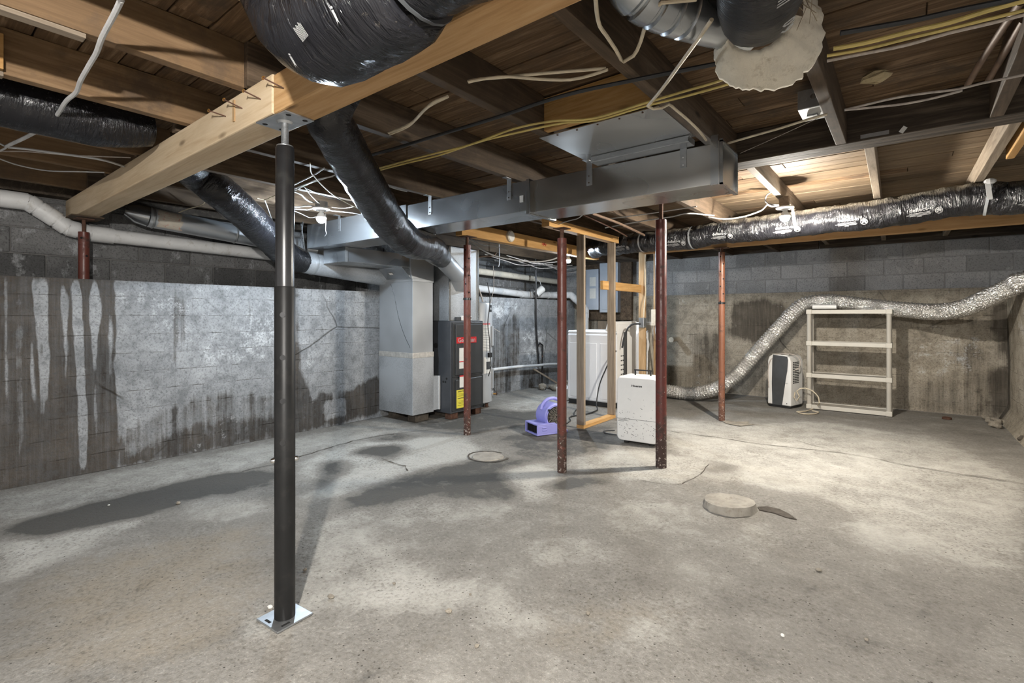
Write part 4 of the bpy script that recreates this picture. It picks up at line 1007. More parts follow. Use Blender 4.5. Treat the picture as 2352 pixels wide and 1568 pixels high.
duct_left, path_left = flex('flex_duct', 'black duct drooping behind the pale beam to the galvanised pipe over the left ledge',
    [(-3.72, 1.22, 2.20), (-3.899, 1.381, 2.175), (-3.887, 1.518, 2.093), (-4.011, 1.738, 1.997), (-4.327, 2.062, 1.891), (-4.672, 2.427, 1.783), (-4.810, 2.700, 1.734)],
    lerp_r((0, 0.10), (0.2, 0.122), (0.8, 0.128), (0.93, 0.118), (1.0, 0.105)), jit=0.007, seed=12.0)
duct_bay, path_bay = flex('flex_duct', 'black duct lying in the joist bay at the upper left corner',
    [(-3.12, -1.6, 2.17), (-3.12, -0.6, 2.165), (-3.12, 0.2, 2.16), (-3.12, 0.62, 2.155), (-3.12, 0.88, 2.18)], lerp_r((0, 0.125), (0.9, 0.125), (1.0, 0.09)), jit=0.006, seed=15.0)
# galvanised pipes along the left wall
gp = thing('round_pipe', 'dusty round galvanised pipe running over the left ledge into the return duct', 'pipe', (-4.86, 3.1, 1.68))
a, b = Vector((-4.787, 2.668, 1.739)), Vector((-4.80, 3.66, 1.655))
MB().tube([a.lerp(b, t) for t in (0, 0.5, 1)], 0.112, 24).build('pipe', MT['galv_spangle'], gp, smooth=True)
MB().tube([a.lerp(b, t) for t in (0.06, 0.08, 0.10)], [0.112, 0.118, 0.112], 24, False).build('bead', MT['galv_dull'], gp, smooth=True)
gq = thing('round_pipe', 'galvanised pipe with a torn label hung high along the left wall behind the white drain', 'pipe', (-5.1, 1.9, 2.0))
MB().tube([(-5.10, 1.42, 2.045), (-5.10, 2.0, 2.0), (-5.10, 2.95, 1.925)], 0.088, 24).build('pipe', MT['galv_dull'], gq, smooth=True)
MB().tube([(-5.10, 1.42, 2.046), (-5.105, 1.34, 2.06), (-5.12, 1.27, 2.08)], [0.09, 0.082, 0.05], 20).build('crimped_end', MT['galv'], gq, smooth=True)
for yy in (1.45, 2.12):
    zz = 2.045 - (yy - 1.42) * 0.0785
    MB().tube([(-5.10, yy - 0.01, zz), (-5.10, yy, zz), (-5.10, yy + 0.01, zz)], [0.089, 0.094, 0.089], 24, False).build('bead', MT['steel_zinc'], gq, smooth=True)
lab = MB()
for k in range(9):
    a0 = R(-60 + k * 12); a1 = R(-60 + (k + 1) * 12)
    y0 = 1.47 + 0.004 * (k % 3); y1 = 1.66 - 0.006 * ((k * 7) % 4)
    def q(aa, yy):
        zc = 2.045 - (yy - 1.42) * 0.0785
        return (-5.10 + 0.0895 * math.cos(aa), yy, zc + 0.0895 * math.sin(aa))
    lab.add([q(a0, y0), q(a0, y1), q(a1, y1), q(a1, y0)], [(0, 1, 2, 3)])
lab.build('torn_label', plain('torn_label_paper', (0.52, 0.47, 0.40), 0.7, 0, 0.1, 12, dirt=(0.45, 0.06, 0.03)), gq)
# perforated hanger straps by the black duct
for i, (a, b) in enumerate((((-4.70, 2.60, 2.13), (-4.80, 2.62, 1.86)), ((-4.66, 2.56, 2.10), (-4.70, 2.62, 1.80)))):
    st = MB().bar(a, b, 0.02, 0.0025, (0, 1, 0)).build('hanger_strap', MT['steel_zinc'], None, loc=a)
    tag(st, ('perforated steel strap holding the round pipe next to the trunk end', 'bent steel strap hanging at the left end of the trunk')[i], 'strap')
    A, Bv = Vector(a), Vector(b)
    for k in range(7):
        p = A.lerp(Bv, (k + 0.7) / 8)
        MB().cyl((p.x, p.y - 0.0014, p.z), (p.x, p.y - 0.0022, p.z), 0.0045, n=8).build('strap_hole', MT['dark_hole'], st)

# printed duct along the back ----------------------------------------
pb = [(-3.35, 6.1, 2.10)] + [(-3.132, 5.750, 2.085), (-2.763, 5.600, 2.059), (-2.436, 5.500, 2.055), (-2.093, 5.420, 2.034), (-1.735, 5.350, 2.025), (-1.521, 5.300, 2.047), (-1.198, 5.240, 2.035), (-0.889, 5.200, 2.033), (-0.541, 5.160, 2.039), (-0.228, 5.120, 2.036), (0.054, 5.100, 2.053), (0.262, 5.080, 2.068), (0.413, 5.060, 2.070), (0.524, 5.050, 2.055), (0.662, 5.050, 2.044)] + [(1.5, 5.05, 2.06)]
duct_back, path_back = flex('flex_duct', 'black duct with white printing slung under the ceiling along the back', pb,
    lerp_r((0, 0.115), (1, 0.118)), step=0.02, n=28, jit=0.012, fr=15, seed=20.0, mat='jacket_dusty')
def wrap_print(parent, path, r, s, ang, geo, mat, name, off=0.011):
    """lay flat print onto the skin of a duct: u along the path, v round it"""
    T_, N_, B_ = frames(path)
    acc = [0.0]
    for i in range(1, len(path)): acc.append(acc[-1] + (path[i] - path[i - 1]).length)
    V, Fs = geo
    out = []
    for v in V:
        d = s + v.x
        i = min(range(len(acc)), key=lambda k: abs(acc[k] - d))
        j = min(i, len(path) - 2); i = max(j, 0)
        t = (d - acc[i]) / max(1e-6, acc[i + 1] - acc[i])
        p = path[i].lerp(path[i + 1], t)
        a = ang - v.y / r
        out.append(p + (N_[i] * math.cos(a) + B_[i] * math.sin(a)) * (r + off + v.z))
    return MB().add(out, Fs).build(name, MT[mat], parent)
def bars(rows, h, gap, x0=0.0, y0=0.0):
    g = MB()
    for k, (a, b) in enumerate(rows):
        n = max(1, int((b - a) / 0.012))
        for q in range(n):
            u0 = x0 + a + (b - a) * q / n; u1 = x0 + a + (b - a) * (q + 1) / n
            yy = y0 - k * gap
            g.add([(u0, yy, 0), (u1, yy, 0), (u1, yy + h, 0), (u0, yy + h, 0)], [(0, 1, 2, 3)])
    return [Vector(v) for v in g.v], g.f
def leaf_logo(r):
    g = MB()
    n = 18
    ring = [(math.cos(2 * math.pi * k / n), math.sin(2 * math.pi * k / n)) for k in range(n)]
    g.add([(a * r, b * r, 0) for a, b in ring] + [(a * r * 0.84, b * r * 0.84, 0) for a, b in ring], [(k, (k + 1) % n, n + (k + 1) % n, n + k) for k in range(n)])
    for a in (20, 60, 100, 140, 215, 325):
        c, s = math.cos(R(a)), math.sin(R(a))
        g.add([(0, -0.1 * r, 0), (c * r * 0.5 - s * 0.2 * r, s * r * 0.5 + c * 0.2 * r, 0), (c * r * 0.86, s * r * 0.86, 0), (c * r * 0.5 + s * 0.2 * r, s * r * 0.5 - c * 0.2 * r, 0)], [(0, 1, 2, 3)])
    return [Vector(v) for v in g.v], g.f
acc = [0.0]
for i in range(1, len(path_back)): acc.append(acc[-1] + (path_back[i] - path_back[i - 1]).length)
def s_at(x):
    return acc[min(range(len(path_back)), key=lambda k: abs(path_back[k].x - x))]
TB, NB, BB = frames(path_back)
word = text_mesh('deflect-o', 0.036, 0.0003, 0.0007, sx=1.15)
for xx in (-2.63, -1.93, -1.42, -0.86, -0.37, 0.11, 0.72):
    s = s_at(xx)
    i = min(range(len(path_back)), key=lambda k: abs(acc[k] - s))
    # the angle whose outward direction faces the room, a little downwards
    want = Vector((0.15, -1, -0.30)).normalized()
    ang = math.atan2(BB[i].dot(want), NB[i].dot(want))
    sgn = 1
    W_ = [Vector((v.x, v.y, v.z)) for v in word[0]]
    # v grows downwards when the binormal turns that way
    up_t = (NB[i] * -math.sin(ang) + BB[i] * math.cos(ang)).z
    if up_t > 0: flip = -1
    else: flip = 1
    def fl(geo): return ([Vector((v.x, v.y * flip, v.z)) for v in geo[0]], geo[1])
    wrap_print(duct_back, path_back, 0.118, s, ang, fl(word), 'print_white', 'brand_print')
    wrap_print(duct_back, path_back, 0.118, s, ang, fl(bars(((-0.075, 0.05), (-0.095, 0.06), (-0.075, 0.055), (-0.03, 0.0)), 0.0035, 0.009, 0, -0.026)), 'print_white', 'small_print')
    wrap_print(duct_back, path_back, 0.118, s, ang, fl(([v + Vector((0.105, -0.028, 0)) for v in leaf_logo(0.024)[0]], leaf_logo(0.024)[1])), 'print_white', 'leaf_emblem')
# ties round the printed duct
for xx, rr in ((-1.76, 0.124), (0.47, 0.126), (-2.38, 0.122)):
    i = min(range(len(path_back)), key=lambda k: abs(path_back[k].x - xx))
    MB().tube([path_back[i], path_back[i + 1]], rr, 26, False).build('tie_band', MT['galv_dull'], duct_back, smooth=True)
tie = MB().bar((0.46, 4.92, 2.165), (0.475, 4.925, 2.03), 0.03, 0.004, (0, 1, 0)).build('hanging_tie', MT['cable_white'], None, loc=(0.46, 4.92, 2.165))
tag(tie, 'knotted white tie holding the printed duct to a joist at the far right', 'tie')
MB().ball((0.475, 4.925, 2.16), 0.022, 8, 5, (1.6, 0.6, 1)).build('knot', MT['cable_white'], tie)

# print on the fat duct ----------------------------------------------
g = bars(tuple((-0.02, 0.012 - 0.002 * (k % 3)) for k in range(9)), 0.0016, 0.0038)
Tt, Nt, Bt = frames(path_top)
def stick(parent, path, idx, want, r, geo, mat, name, off=0.013, rot=0.0):
    s = sum((path[k + 1] - path[k]).length for k in range(idx))
    T_, N_, B_ = frames(path)
    w = Vector(want).normalized()
    ang = math.atan2(B_[idx].dot(w), N_[idx].dot(w))
    up_t = (N_[idx] * -math.sin(ang) + B_[idx] * math.cos(ang)).z
    fl = -1 if up_t > 0 else 1
    c, sn = math.cos(rot), math.sin(rot)
    V = [Vector((v.x * c - v.y * sn, (v.x * sn + v.y * c) * fl, v.z)) for v in geo[0]]
    return wrap_print(parent, path, r, s, ang, (V, geo[1]), mat, name, off)
arrow = ([Vector(p) for p in ((-0.03, -0.006, 0), (0.014, -0.006, 0), (0.014, 0.006, 0), (-0.03, 0.006, 0), (-0.022, 0.0, 0), (0.018, -0.006, 0), (0.026, -0.006, 0), (0.026, 0.006, 0), (0.018, 0.006, 0), (-0.042, 0.010, 0), (-0.042, -0.010, 0))],
         [(4, 1, 2), (0, 1, 4), (4, 2, 3), (5, 6, 7, 8), (3, 9, 4), (0, 4, 10)])
arrow = ([v * 0.55 for v in arrow[0]], arrow[1])
nt = len(path_top)
stick(duct_top, path_top, int(nt * 0.60), (0.2, -0.75, -0.62), 0.155, g, 'print_white', 'small_print', rot=R(100))
stick(duct_top, path_top, int(nt * 0.52), (0.1, -0.55, -0.82), 0.155, arrow, 'print_white', 'arrow_print', rot=R(75))
stick(duct_top, path_top, int(nt * 0.80), (0.2, -0.75, -0.66), 0.155, arrow, 'print_white', 'arrow_print', rot=R(80))

# torn insulation sleeve and adjustable elbow at the upper right -------
el = thing('metal_elbow', 'crinkled galvanised duct elbow entering the torn insulation sleeve', 'duct elbow', (-0.55, 1.65, 2.2))
pth = catmull([(-0.665, 1.36, 2.312), (-0.660, 1.385, 2.235), (-0.635, 1.44, 2.185), (-0.58, 1.54, 2.165), (-0.50, 1.68, 2.165), (-0.42, 1.82, 2.17)], 0.006)
m_ = len(pth)
rad = [0.078 - (0.009 if (i % 9) < 2 and i < m_ * 0.62 else 0.0) for i in range(m_)]
MB().tube(pth, rad, 22).build('elbow_body', MT['galv'], el, smooth=True)
sl = thing('insulated_duct', 'black jacketed duct sleeve with torn white insulation flaring from its end', 'duct', (-0.38, 1.85, 2.1))
ps = catmull([(-0.12, 0.85, 2.16), (-0.19, 1.1, 2.14), (-0.26, 1.34, 2.125), (-0.32, 1.54, 2.12), (-0.36, 1.67, 2.125)], 0.02)
MB().tube(ps, lerp_r((0, 0.125), (0.8, 0.122), (1.0, 0.100)), 28, True, 0.006, 12, None, 3.0).build('jacket', MT['jacket_soft'], sl, smooth='all')
# flared skirt of insulation beyond the end
rr_ = random.Random(5)
rings = []
nseg = 96
ctr = Vector((-0.365, 1.70, 2.13)); ax_ = Vector((-0.28, 0.95, 0.12)).normalized()
ux = Vector((1, 0.28, 0)).normalized(); uz = ux.cross(ax_) * 1.0
if uz.z < 0: uz = -uz
edge = [0.010 * mnoise.noise((k * 0.31, 4.0, 0)) + 0.007 * mnoise.noise((k * 0.9, 8.0, 0)) + rr_.uniform(-0.002, 0.002) for k in range(nseg)]
def flare(k):
    a = 2 * math.pi * k / nseg
    low = max(0.0, -math.sin(a)); right = max(0.0, math.cos(a))
    return 0.112 + 0.060 * low + 0.085 * right + edge[k]
for t in range(6):
    row = []
    for k in range(nseg):
        a = 2 * math.pi * k / nseg
        q = 0.088 + (flare(k) - 0.088) * (t / 5)
        if t == 5: q += rr_.uniform(-0.003, 0.003)
        zz = max(-9, 0)
        p = ctr + ux * (math.cos(a) * q) + uz * (math.sin(a) * q) + ax_ * (0.02 + 0.10 * (t / 5) ** 1.5 + 0.008 * mnoise.noise((k * 0.4, t * 0.9, 1.0)))
        p.z = min(p.z, 2.308)
        row.append(p)
    rings.append(row)
back = [[p + ax_ * 0.025 for p in row] for row in rings]
V = [p for row in rings for p in row] + [p for row in back for p in row]
Fs = []
for half, sgn in ((0, 1), (6 * nseg, -1)):
    for t in range(5):
        for k in range(nseg):
            q = (half + t * nseg + k, half + t * nseg + (k + 1) % nseg, half + (t + 1) * nseg + (k + 1) % nseg, half + (t + 1) * nseg + k)
            Fs.append(q if sgn > 0 else q[::-1])
for k in range(nseg):
    Fs.append((5 * nseg + k, 5 * nseg + (k + 1) % nseg, 11 * nseg + (k + 1) % nseg, 11 * nseg + k))
    Fs.append((k, 6 * nseg + k, 6 * nseg + (k + 1) % nseg, (k + 1) % nseg))
MB().add(V, Fs).build('torn_insulation', MT['insulation'], sl, smooth='all')
stick(sl, ps, int(len(ps) * 0.86), (0.62, -0.45, -0.66), 0.118, text_mesh('6.0', 0.05, 0.0003, 0.001), 'print_white', 'jacket_print', off=0.008, rot=R(180))
g2 = MB()
for k in range(3):
    g2.add([(-0.035 + k * 0.012, -0.03, 0), (-0.029 + k * 0.012, -0.03, 0), (-0.029 + k * 0.012, 0.035, 0), (-0.035 + k * 0.012, 0.035, 0)], [(0, 1, 2, 3)])
arc = [(0.01 + 0.03 * math.cos(R(a)), 0.0 + 0.034 * math.sin(R(a))) for a in range(-90, 91, 20)]
for (a, b), (c, d) in zip(arc, arc[1:]):
    g2.add([(a, b, 0), (c, d, 0), (c * 0.84, d * 0.84, 0), (a * 0.84, b * 0.84, 0)], [(0, 1, 2, 3)])
stick(sl, ps, int(len(ps) * 0.66), (0.55, -0.5, -0.68), 0.12, ([Vector(v) for v in g2.v], g2.f), 'print_white', 'striped_emblem', off=0.008, rot=R(180))
rt_ = random.Random(9)
for k in range(7):
    a = Vector((-0.215 + rt_.uniform(-0.012, 0.012), 1.60 + rt_.uniform(-0.03, 0.03), 2.22))
    pts = [a, a + Vector((rt_.uniform(-0.02, 0.03), rt_.uniform(0, 0.05), -0.05)), a + Vector((rt_.uniform(-0.03, 0.03), rt_.uniform(0, 0.06), -0.11)), a + Vector((rt_.uniform(-0.04, 0.03), rt_.uniform(0.0, 0.07), -0.16 - rt_.uniform(0, 0.05)))]
    MB().tube(catmull(pts, 0.02), 0.0012, 5).build('frayed_thread', MT['twine'], sl)

# ------------------------------------------------------------------ pipes along the walls
def pipe(name, label, pts, r, mat, couplings=(), n=18, cat='pipe', step=0.06, parent=None):
    path = catmull(pts, step)
    ob = MB().tube(path, r, n).build(name, MT[mat], None, smooth=True, loc=pts[0])
    tag(ob, label, cat)
    for (a, b) in couplings:
        a = Vector(a); b = Vector(b)
        MB().tube([a, a.lerp(b, 0.5), b], r * 1.14, n).build('coupling', MT[mat], ob, smooth=True)
    return ob
def poly_pipe(name, label, pts, r, mat, cat='pipe', n=18, collars=True):
    """straight runs with socketed fittings at the bends"""
    ob = None
    P = [Vector(p) for p in pts]
    g = MB()
    for a, b in zip(P, P[1:]): g.tube([a, b], r, n)
    for p in P[1:-1]: g.ball(p, r * 1.02, n, 8)
    ob = g.build(name, MT[mat], None, smooth=True, loc=pts[0]); tag(ob, label, cat)
    if collars:
        for i in range(1, len(P) - 1):
            for q in (P[i - 1], P[i + 1]):
                d = (q - P[i]).normalized(); L = min((q - P[i]).length * 0.45, r * 2.6)
                MB().tube([P[i], P[i] + d * L], r * 1.13, n).build('fitting_socket', MT[mat], ob, smooth=True)
    return ob
poly_pipe('drain_pipe', 'white plastic drain pipe with angled elbows running along the left block wall',
          [(-5.22, -0.8, 2.065), (-5.22, 0.69, 2.06), (-5.22, 0.80, 1.985), (-5.22, 0.92, 1.895), (-5.22, 1.06, 1.868), (-5.22, 3.4, 1.815)], 0.058, 'pvc')
poly_pipe('drain_pipe', 'upper cream to white plastic pipe above the camera on the far left wall',
          [(-5.16, 4.9, 1.895), (-5.16, 8.0, 1.83)], 0.05, 'pvc_cream')
poly_pipe('drain_pipe', 'lower plastic drain pipe with elbows turning down beside the white dryer',
          [(-5.14, 4.7, 1.66), (-5.14, 6.9, 1.555), (-5.10, 7.66, 1.57), (-4.75, 7.74, 1.57), (-4.45, 7.74, 1.30), (-4.45, 7.74, 0.75)], 0.055, 'pvc')
pipe('water_pipe', 'black vertical pipe on the far left wall behind the white camera', [(-4.840, 6.763, 2.208), (-4.840, 6.775, 1.810), (-4.840, 6.775, 1.447), (-4.840, 6.787, 1.011), (-4.840, 6.825, 0.645), (-4.840, 6.863, 0.365)], 0.014, 'steel_black')
pipe('water_pipe', 'short black pipe with a valve, right of the tall black pipe', [(-4.840, 6.813, 0.682), (-4.840, 6.889, 0.730), (-4.840, 6.966, 0.697), (-4.840, 6.966, 0.342), (-4.840, 6.966, 0.135)], 0.014, 'steel_black')
MB().cyl((-4.860, 6.994, 0.502), (-4.780, 6.879, 0.514), 0.012, n=10).build('pipe_valve', MT['rust_iron'], None, loc=(-4.840, 6.966, 0.505))
tag(bpy.data.objects['pipe_valve'], 'small rusty valve handle on the short black pipe', 'valve')
pipe('hose', 'white hose strung level along the foot of the far left wall', [(-4.800, 5.582, 0.397), (-4.800, 5.908, 0.396), (-4.800, 6.349, 0.387), (-4.800, 6.769, 0.368), (-4.800, 7.157, 0.360), (-4.800, 7.649, 0.322)], 0.022, 'pvc')
pipe('copper_pipe', 'upright bright copper pipe between the water heater and the wall', [(-4.550, 5.263, 1.145), (-4.540, 5.271, 0.739), (-4.526, 5.282, 0.205)], 0.016, 'copper')
MB().cyl((-4.550, 5.263, 1.145), (-4.551, 5.262, 1.188), 0.024, n=12).build('pipe_cap', MT['brass'], bpy.data.objects['copper_pipe'], smooth=True)
pipe('copper_pipe', 'tarnished copper pipe rising beside the red post behind the furnace', [(-4.547, 4.947, 1.867), (-4.565, 4.932, 1.692), (-4.570, 4.929, 1.340), (-4.565, 4.932, 1.136)] , 0.014, 'copper_old')
pipe('copper_pipe', 'tarnished copper pipe bending over from the furnace towards the wall', [(-4.570, 4.929, 1.574), (-4.570, 4.929, 1.809), (-4.547, 4.947, 1.926), (-4.501, 4.983, 1.984), (-4.409, 5.056, 1.996), (-4.340, 5.110, 2.002), (-4.317, 5.128, 2.043)], 0.013, 'copper_old')
pipe('drain_pipe', 'white upright vent pipe behind the furnace', [(-4.627, 4.947, 1.872), (-4.627, 4.947, 1.135)], 0.033, 'pvc')
pipe('drain_stub', 'cream plastic pipe stub sticking out of the back wall beside the maroon post', [(-2.93, 8.1, 0.82), (-2.90, 7.72, 0.815)], 0.04, 'pvc_cream')
for i, p in enumerate(([(0.289, 2.257, 2.200), (0.264, 2.439, 2.200), (0.237, 2.664, 2.200), (0.211, 2.924, 2.200)], [(0.314, 2.397, 2.200), (0.302, 2.576, 2.200), (0.293, 2.708, 2.200), (0.277, 2.925, 2.200)])):
    pipe('conduit', ('brown pipe hung in the joist bay at the top right, left of its twin', 'grey brown pipe in the top right joist bay, nearest the edge')[i], p, 0.012, 'copper_old')
pipe('conduit', 'long tarnished pipe under the boards behind the trunk end, upper of two', [(-2.149, 3.852, 2.090), (-2.175, 4.407, 2.090), (-2.255, 5.090, 2.090), (-2.278, 5.258, 2.090)], 0.012, 'copper_old')
pipe('conduit', 'long tarnished pipe under the boards behind the trunk end, lower of two', [(-2.228, 3.837, 2.090), (-2.328, 4.526, 2.090), (-2.456, 5.195, 2.090)], 0.010, 'rust_iron')

# ------------------------------------------------------------------ furnace
fx0, fx1, fy0, fy1 = -4.80, -4.09, 4.045, 4.60
fz0, fz1 = 0.07, 1.135
fu = thing('furnace', 'charcoal furnace with a red badge behind the red post', 'furnace', ((fx0 + fx1) / 2, (fy0 + fy1) / 2, 0))
MB().box(fx0, fx1, fy0, fy1, fz0, fz1).build('cabinet', MT['furnace'], fu, bevel=0.006)
for z0, z1, nm in ((0.505, 1.095, 'upper_door'), (0.115, 0.455, 'lower_door')):
    g = MB().box(fx1, fx1 + 0.012, fy0 + 0.02, fy1 - 0.01, z0 - 0.02, z1 + 0.02)
    dr = g.build(nm, MT['furnace_dark'], fu, bevel=0.004)
    MB().box(fx1 + 0.012, fx1 + 0.026, fy0 + 0.06, fy1 - 0.04, z0, z1).build('raised_panel', MT['furnace_dark'], dr, bevel=0.018, seg=3)
def label_face(parent, name, mat, y0, y1, z0, z1, x, t=0.0015):
    return MB().box(x, x + t, y0, y1, z0, z1).build(name, MT[mat], parent)
def text_on(parent, txt, size, pos, right, up, mat, name='lettering', bold=0.0, sx=1.0, align='CENTER'):
    V, Fs = text_mesh(txt, size, 0.0003, bold, align, sx)
    M = face_matrix(pos, right, up)
    return MB().add([M @ v for v in V], Fs).build(name, MT[mat], parent)
FX = fx1 + 0.026
bd = label_face(fu, 'badge', 'print_red', 4.115, 4.45, 0.875, 0.945, FX, 0.004)
text_on(bd, 'Goodman', 0.072, (FX + 0.0046, 4.283, 0.909), (0, 1, 0), (0, 0, 1), 'print_white', bold=0.001, sx=1.02)
label_face(fu, 'data_label', 'paper', 4.16, 4.23, 0.58, 0.82, FX)
label_face(fu, 'data_label', 'print_red', 4.16, 4.23, 0.655, 0.665, FX + 0.001)
label_face(fu, 'data_label', 'paper', 4.165, 4.24, 0.36, 0.50, FX)
label_face(fu, 'data_label', 'print_red', 4.165, 4.24, 0.485, 0.50, FX + 0.001)
en = label_face(fu, 'energy_label', 'paper_yellow', 4.115, 4.30, 0.125, 0.335, FX)
text_on(en, 'ENERGYGUIDE', 0.022, (FX + 0.0022, 4.207, 0.315), (0, 1, 0), (0, 0, 1), 'print_black', bold=0.0005, sx=0.95)
for zz, w in ((0.288, 0.14), (0.275, 0.12), (0.262, 0.15), (0.235, 0.15), (0.205, 0.10), (0.190, 0.13), (0.175, 0.12), (0.155, 0.15)):
    label_face(en, 'print_line', 'print_black', 4.207 - w / 2, 4.207 + w / 2, zz, zz + (0.006 if zz in (0.235,) else 0.0025), FX + 0.0012)
label_face(fu, 'data_label', 'paper', 4.42, 4.49, 0.13, 0.24, FX - 0.012)
label_face(fu, 'data_label', 'print_red', 4.42, 4.49, 0.23, 0.242, FX - 0.011)
for xx, zz, r in ((-4.155, 0.47, 0.013), (-4.21, 0.43, 0.013), (-4.175, 0.43, 0.013), (-4.335, 0.845, 0.026)):
    MB().cyl((xx, fy0 - 0.002, zz), (xx, fy0 + 0.002, zz), r, n=16).build('knockout_hole', MT['dark_hole'], fu)
MB().ring(0.026, 0.031, 0, 0.004, 18, Matrix.Translation((-4.335, fy0, 0.845)) @ Matrix.Rotation(R(90), 4, 'X')).build('grommet', MT['black_plastic'], fu, smooth=True)
MB().box(-4.20, -4.11, fy0 + 0.02, fy0 + 0.14, -0.002, 0.07).build('support_block', MT['rust_iron'], fu, bevel=0.004)
MB().box(-4.75, -4.20, fy0 + 0.1, fy1 - 0.05, -0.002, 0.07).build('support_block', MT['dirt_dark'], fu, bevel=0.004)
MB().box(-4.16, -4.10, fy1 - 0.12, fy1 - 0.02, -0.002, 0.07).build('support_block', MT['rust_iron'], fu, bevel=0.004)
pl = thing('supply_plenum', 'galvanised supply plenum box on top of the furnace', 'duct', (-4.45, 4.3, 1.14))
MB().box(-4.76, -4.135, 4.07, 4.56, 1.1365, 2.0).build('plenum_body', MT['galv_spangle'], pl, bevel=0.003)
MB().box(-4.14, -4.128, 4.06, 4.085, 1.1365, 2.0).build('corner_seam', MT['galv'], pl)
MB().box(-4.14, -4.128, 4.545, 4.57, 1.1365, 2.0).build('corner_seam', MT['galv'], pl)
hz = thing('control_box', 'small white control box lying on the furnace top', 'control box', (-4.12, 4.30, 1.137))
MB().box(-4.128, -4.10, 4.235, 4.41, 1.137, 1.197).build('case', MT['white_plastic'], hz, bevel=0.008)
for yy in (4.335, 4.36, 4.385):
    MB().box(-4.1005, -4.098, yy, yy + 0.016, 1.16, 1.178).build('button', MT['black_plastic'], hz)
MB().box(-4.128, -4.10, 4.15, 4.225, 1.137, 1.180).build('relay_box', MT['grey_plastic'], None, loc=(-4.11, 4.19, 1.137))
tag(bpy.data.objects['relay_box'], 'small dark relay box on the furnace top beside the white control', 'control box')

# ------------------------------------------------------------------ water heater
wx, wy, wr_ = -4.48, 4.875, 0.235
wh = thing('water_heater', 'tall grey cylinder water heater beside the furnace', 'water heater', (wx, wy, 0))
MB().lathe([(wr_ - 0.02, 0.06), (wr_, 0.075), (wr_, 1.34), (wr_ - 0.01, 1.36), (wr_ - 0.05, 1.372), (0.01, 1.378)], (wx, wy, 0), 40).build('tank', MT['heater'], wh, smooth=True)
for a in (20, 140, 260):
    MB().cyl((wx + 0.17 * math.cos(R(a)), wy + 0.17 * math.sin(R(a)), 0), (wx + 0.17 * math.cos(R(a)), wy + 0.17 * math.sin(R(a)), 0.07), 0.022, n=10).build('leg', MT['rust_iron'], wh)
def on_tank(a0, a1, z0, z1, off, name, mat, bev=0.0, parent=wh, thick=None):
    n = 8; g = MB(); o = []
    for r in (wr_ + off, wr_ - 0.002):
        for k in range(n + 1):
            a = R(a0 + (a1 - a0) * k / n)
            for z in (z0, z1): o.append((wx + r * math.cos(a), wy + r * math.sin(a), z))
    m = 2 * (n + 1); fs = []
    for k in range(n):
        fs.append((2 * k, 2 * k + 2, 2 * k + 3, 2 * k + 1)); fs.append((2 * k + 1, 2 * k + 3, m + 2 * k + 3, m + 2 * k + 1)); fs.append((2 * k, m + 2 * k, m + 2 * k + 2, 2 * k + 2))
    fs += [(0, 1, m + 1, m), (2 * n, m + 2 * n, m + 2 * n + 1, 2 * n + 1)]
    return g.add(o, fs).build(name, MT[mat], parent, bevel=bev)
# angles: the side seen between the furnace and the wall looks to +x and +y
lb = on_tank(8, 24, 1.245, 1.335, 0.002, 'maker_badge', 'print_black')
on_tank(12, 20, 1.275, 1.30, 0.003, 'badge_print', 'print_white', parent=lb)
for z0, z1 in ((1.00, 1.09), (0.91, 0.995), (0.74, 0.905)):
    lb = on_tank(-22, 10, z0, z1, 0.002, 'paper_label', 'paper')
    for k in range(int((z1 - z0) / 0.02)):
        on_tank(-20, 7 - (k * 5) % 9, z1 - 0.018 - k * 0.02, z1 - 0.015 - k * 0.02, 0.003, 'print_line', 'print_black', parent=lb)
on_tank(-22, 10, 1.082, 1.095, 0.003, 'red_header', 'print_red')
lb = on_tank(-16, 18, 0.45, 0.66, 0.002, 'energy_label', 'paper')
on_tank(-8, 12, 0.50, 0.60, 0.003, 'label_picture', 'grey_plastic', parent=lb)
on_tank(18, 46, 0.80, 1.06, 0.02, 'element_cover', 'heater', 0.006)
on_tank(22, 52, 0.24, 0.50, 0.02, 'element_cover', 'heater', 0.006)
d = Vector((math.cos(R(35)), math.sin(R(35)), 0))
c = Vector((wx, wy, 0.165))
MB().tube([c + d * wr_, c + d * (wr_ + 0.012)], 0.042, 20).build('drain_ring', MT['heater'], wh, smooth=True)
MB().tube([c + d * (wr_ + 0.01), c + d * (wr_ + 0.06)], 0.012, 10).build('drain_valve', MT['brass'], wh, smooth=True)
MB().tube([c + d * (wr_ + 0.05), c + d * (wr_ + 0.062)], 0.020, 8).build('valve_knob', MT['rust_iron'], wh)
th = MB().box(-4.215, -4.185, 4.83, 4.89, 0.66, 0.72).build('thermostat_module', MT['black_plastic'], None, bevel=0.004, loc=(-4.2, 4.86, 0.66))
tag(th, 'black plug box hanging on a wire in front of the water heater', 'plug')
pipe('power_cord', 'black cord hanging down in front of the water heater', [(-4.19, 4.80, 1.62), (-4.18, 4.84, 1.40), (-4.20, 4.82, 1.1), (-4.19, 4.84, 0.9), (-4.19, 4.85, 0.72), (-4.18, 4.86, 0.55), (-4.20, 4.83, 0.42)], 0.006, 'cable_black', cat='cord', n=8)
pipe('power_cord', 'pale flexible cable looping into the top of the water heater', [(-4.442, 4.774, 1.677), (-4.402, 4.806, 1.620), (-4.366, 4.834, 1.535), (-4.335, 4.859, 1.421), (-4.326, 4.866, 1.376)], 0.011, 'cable_grey', cat='cord', n=8)

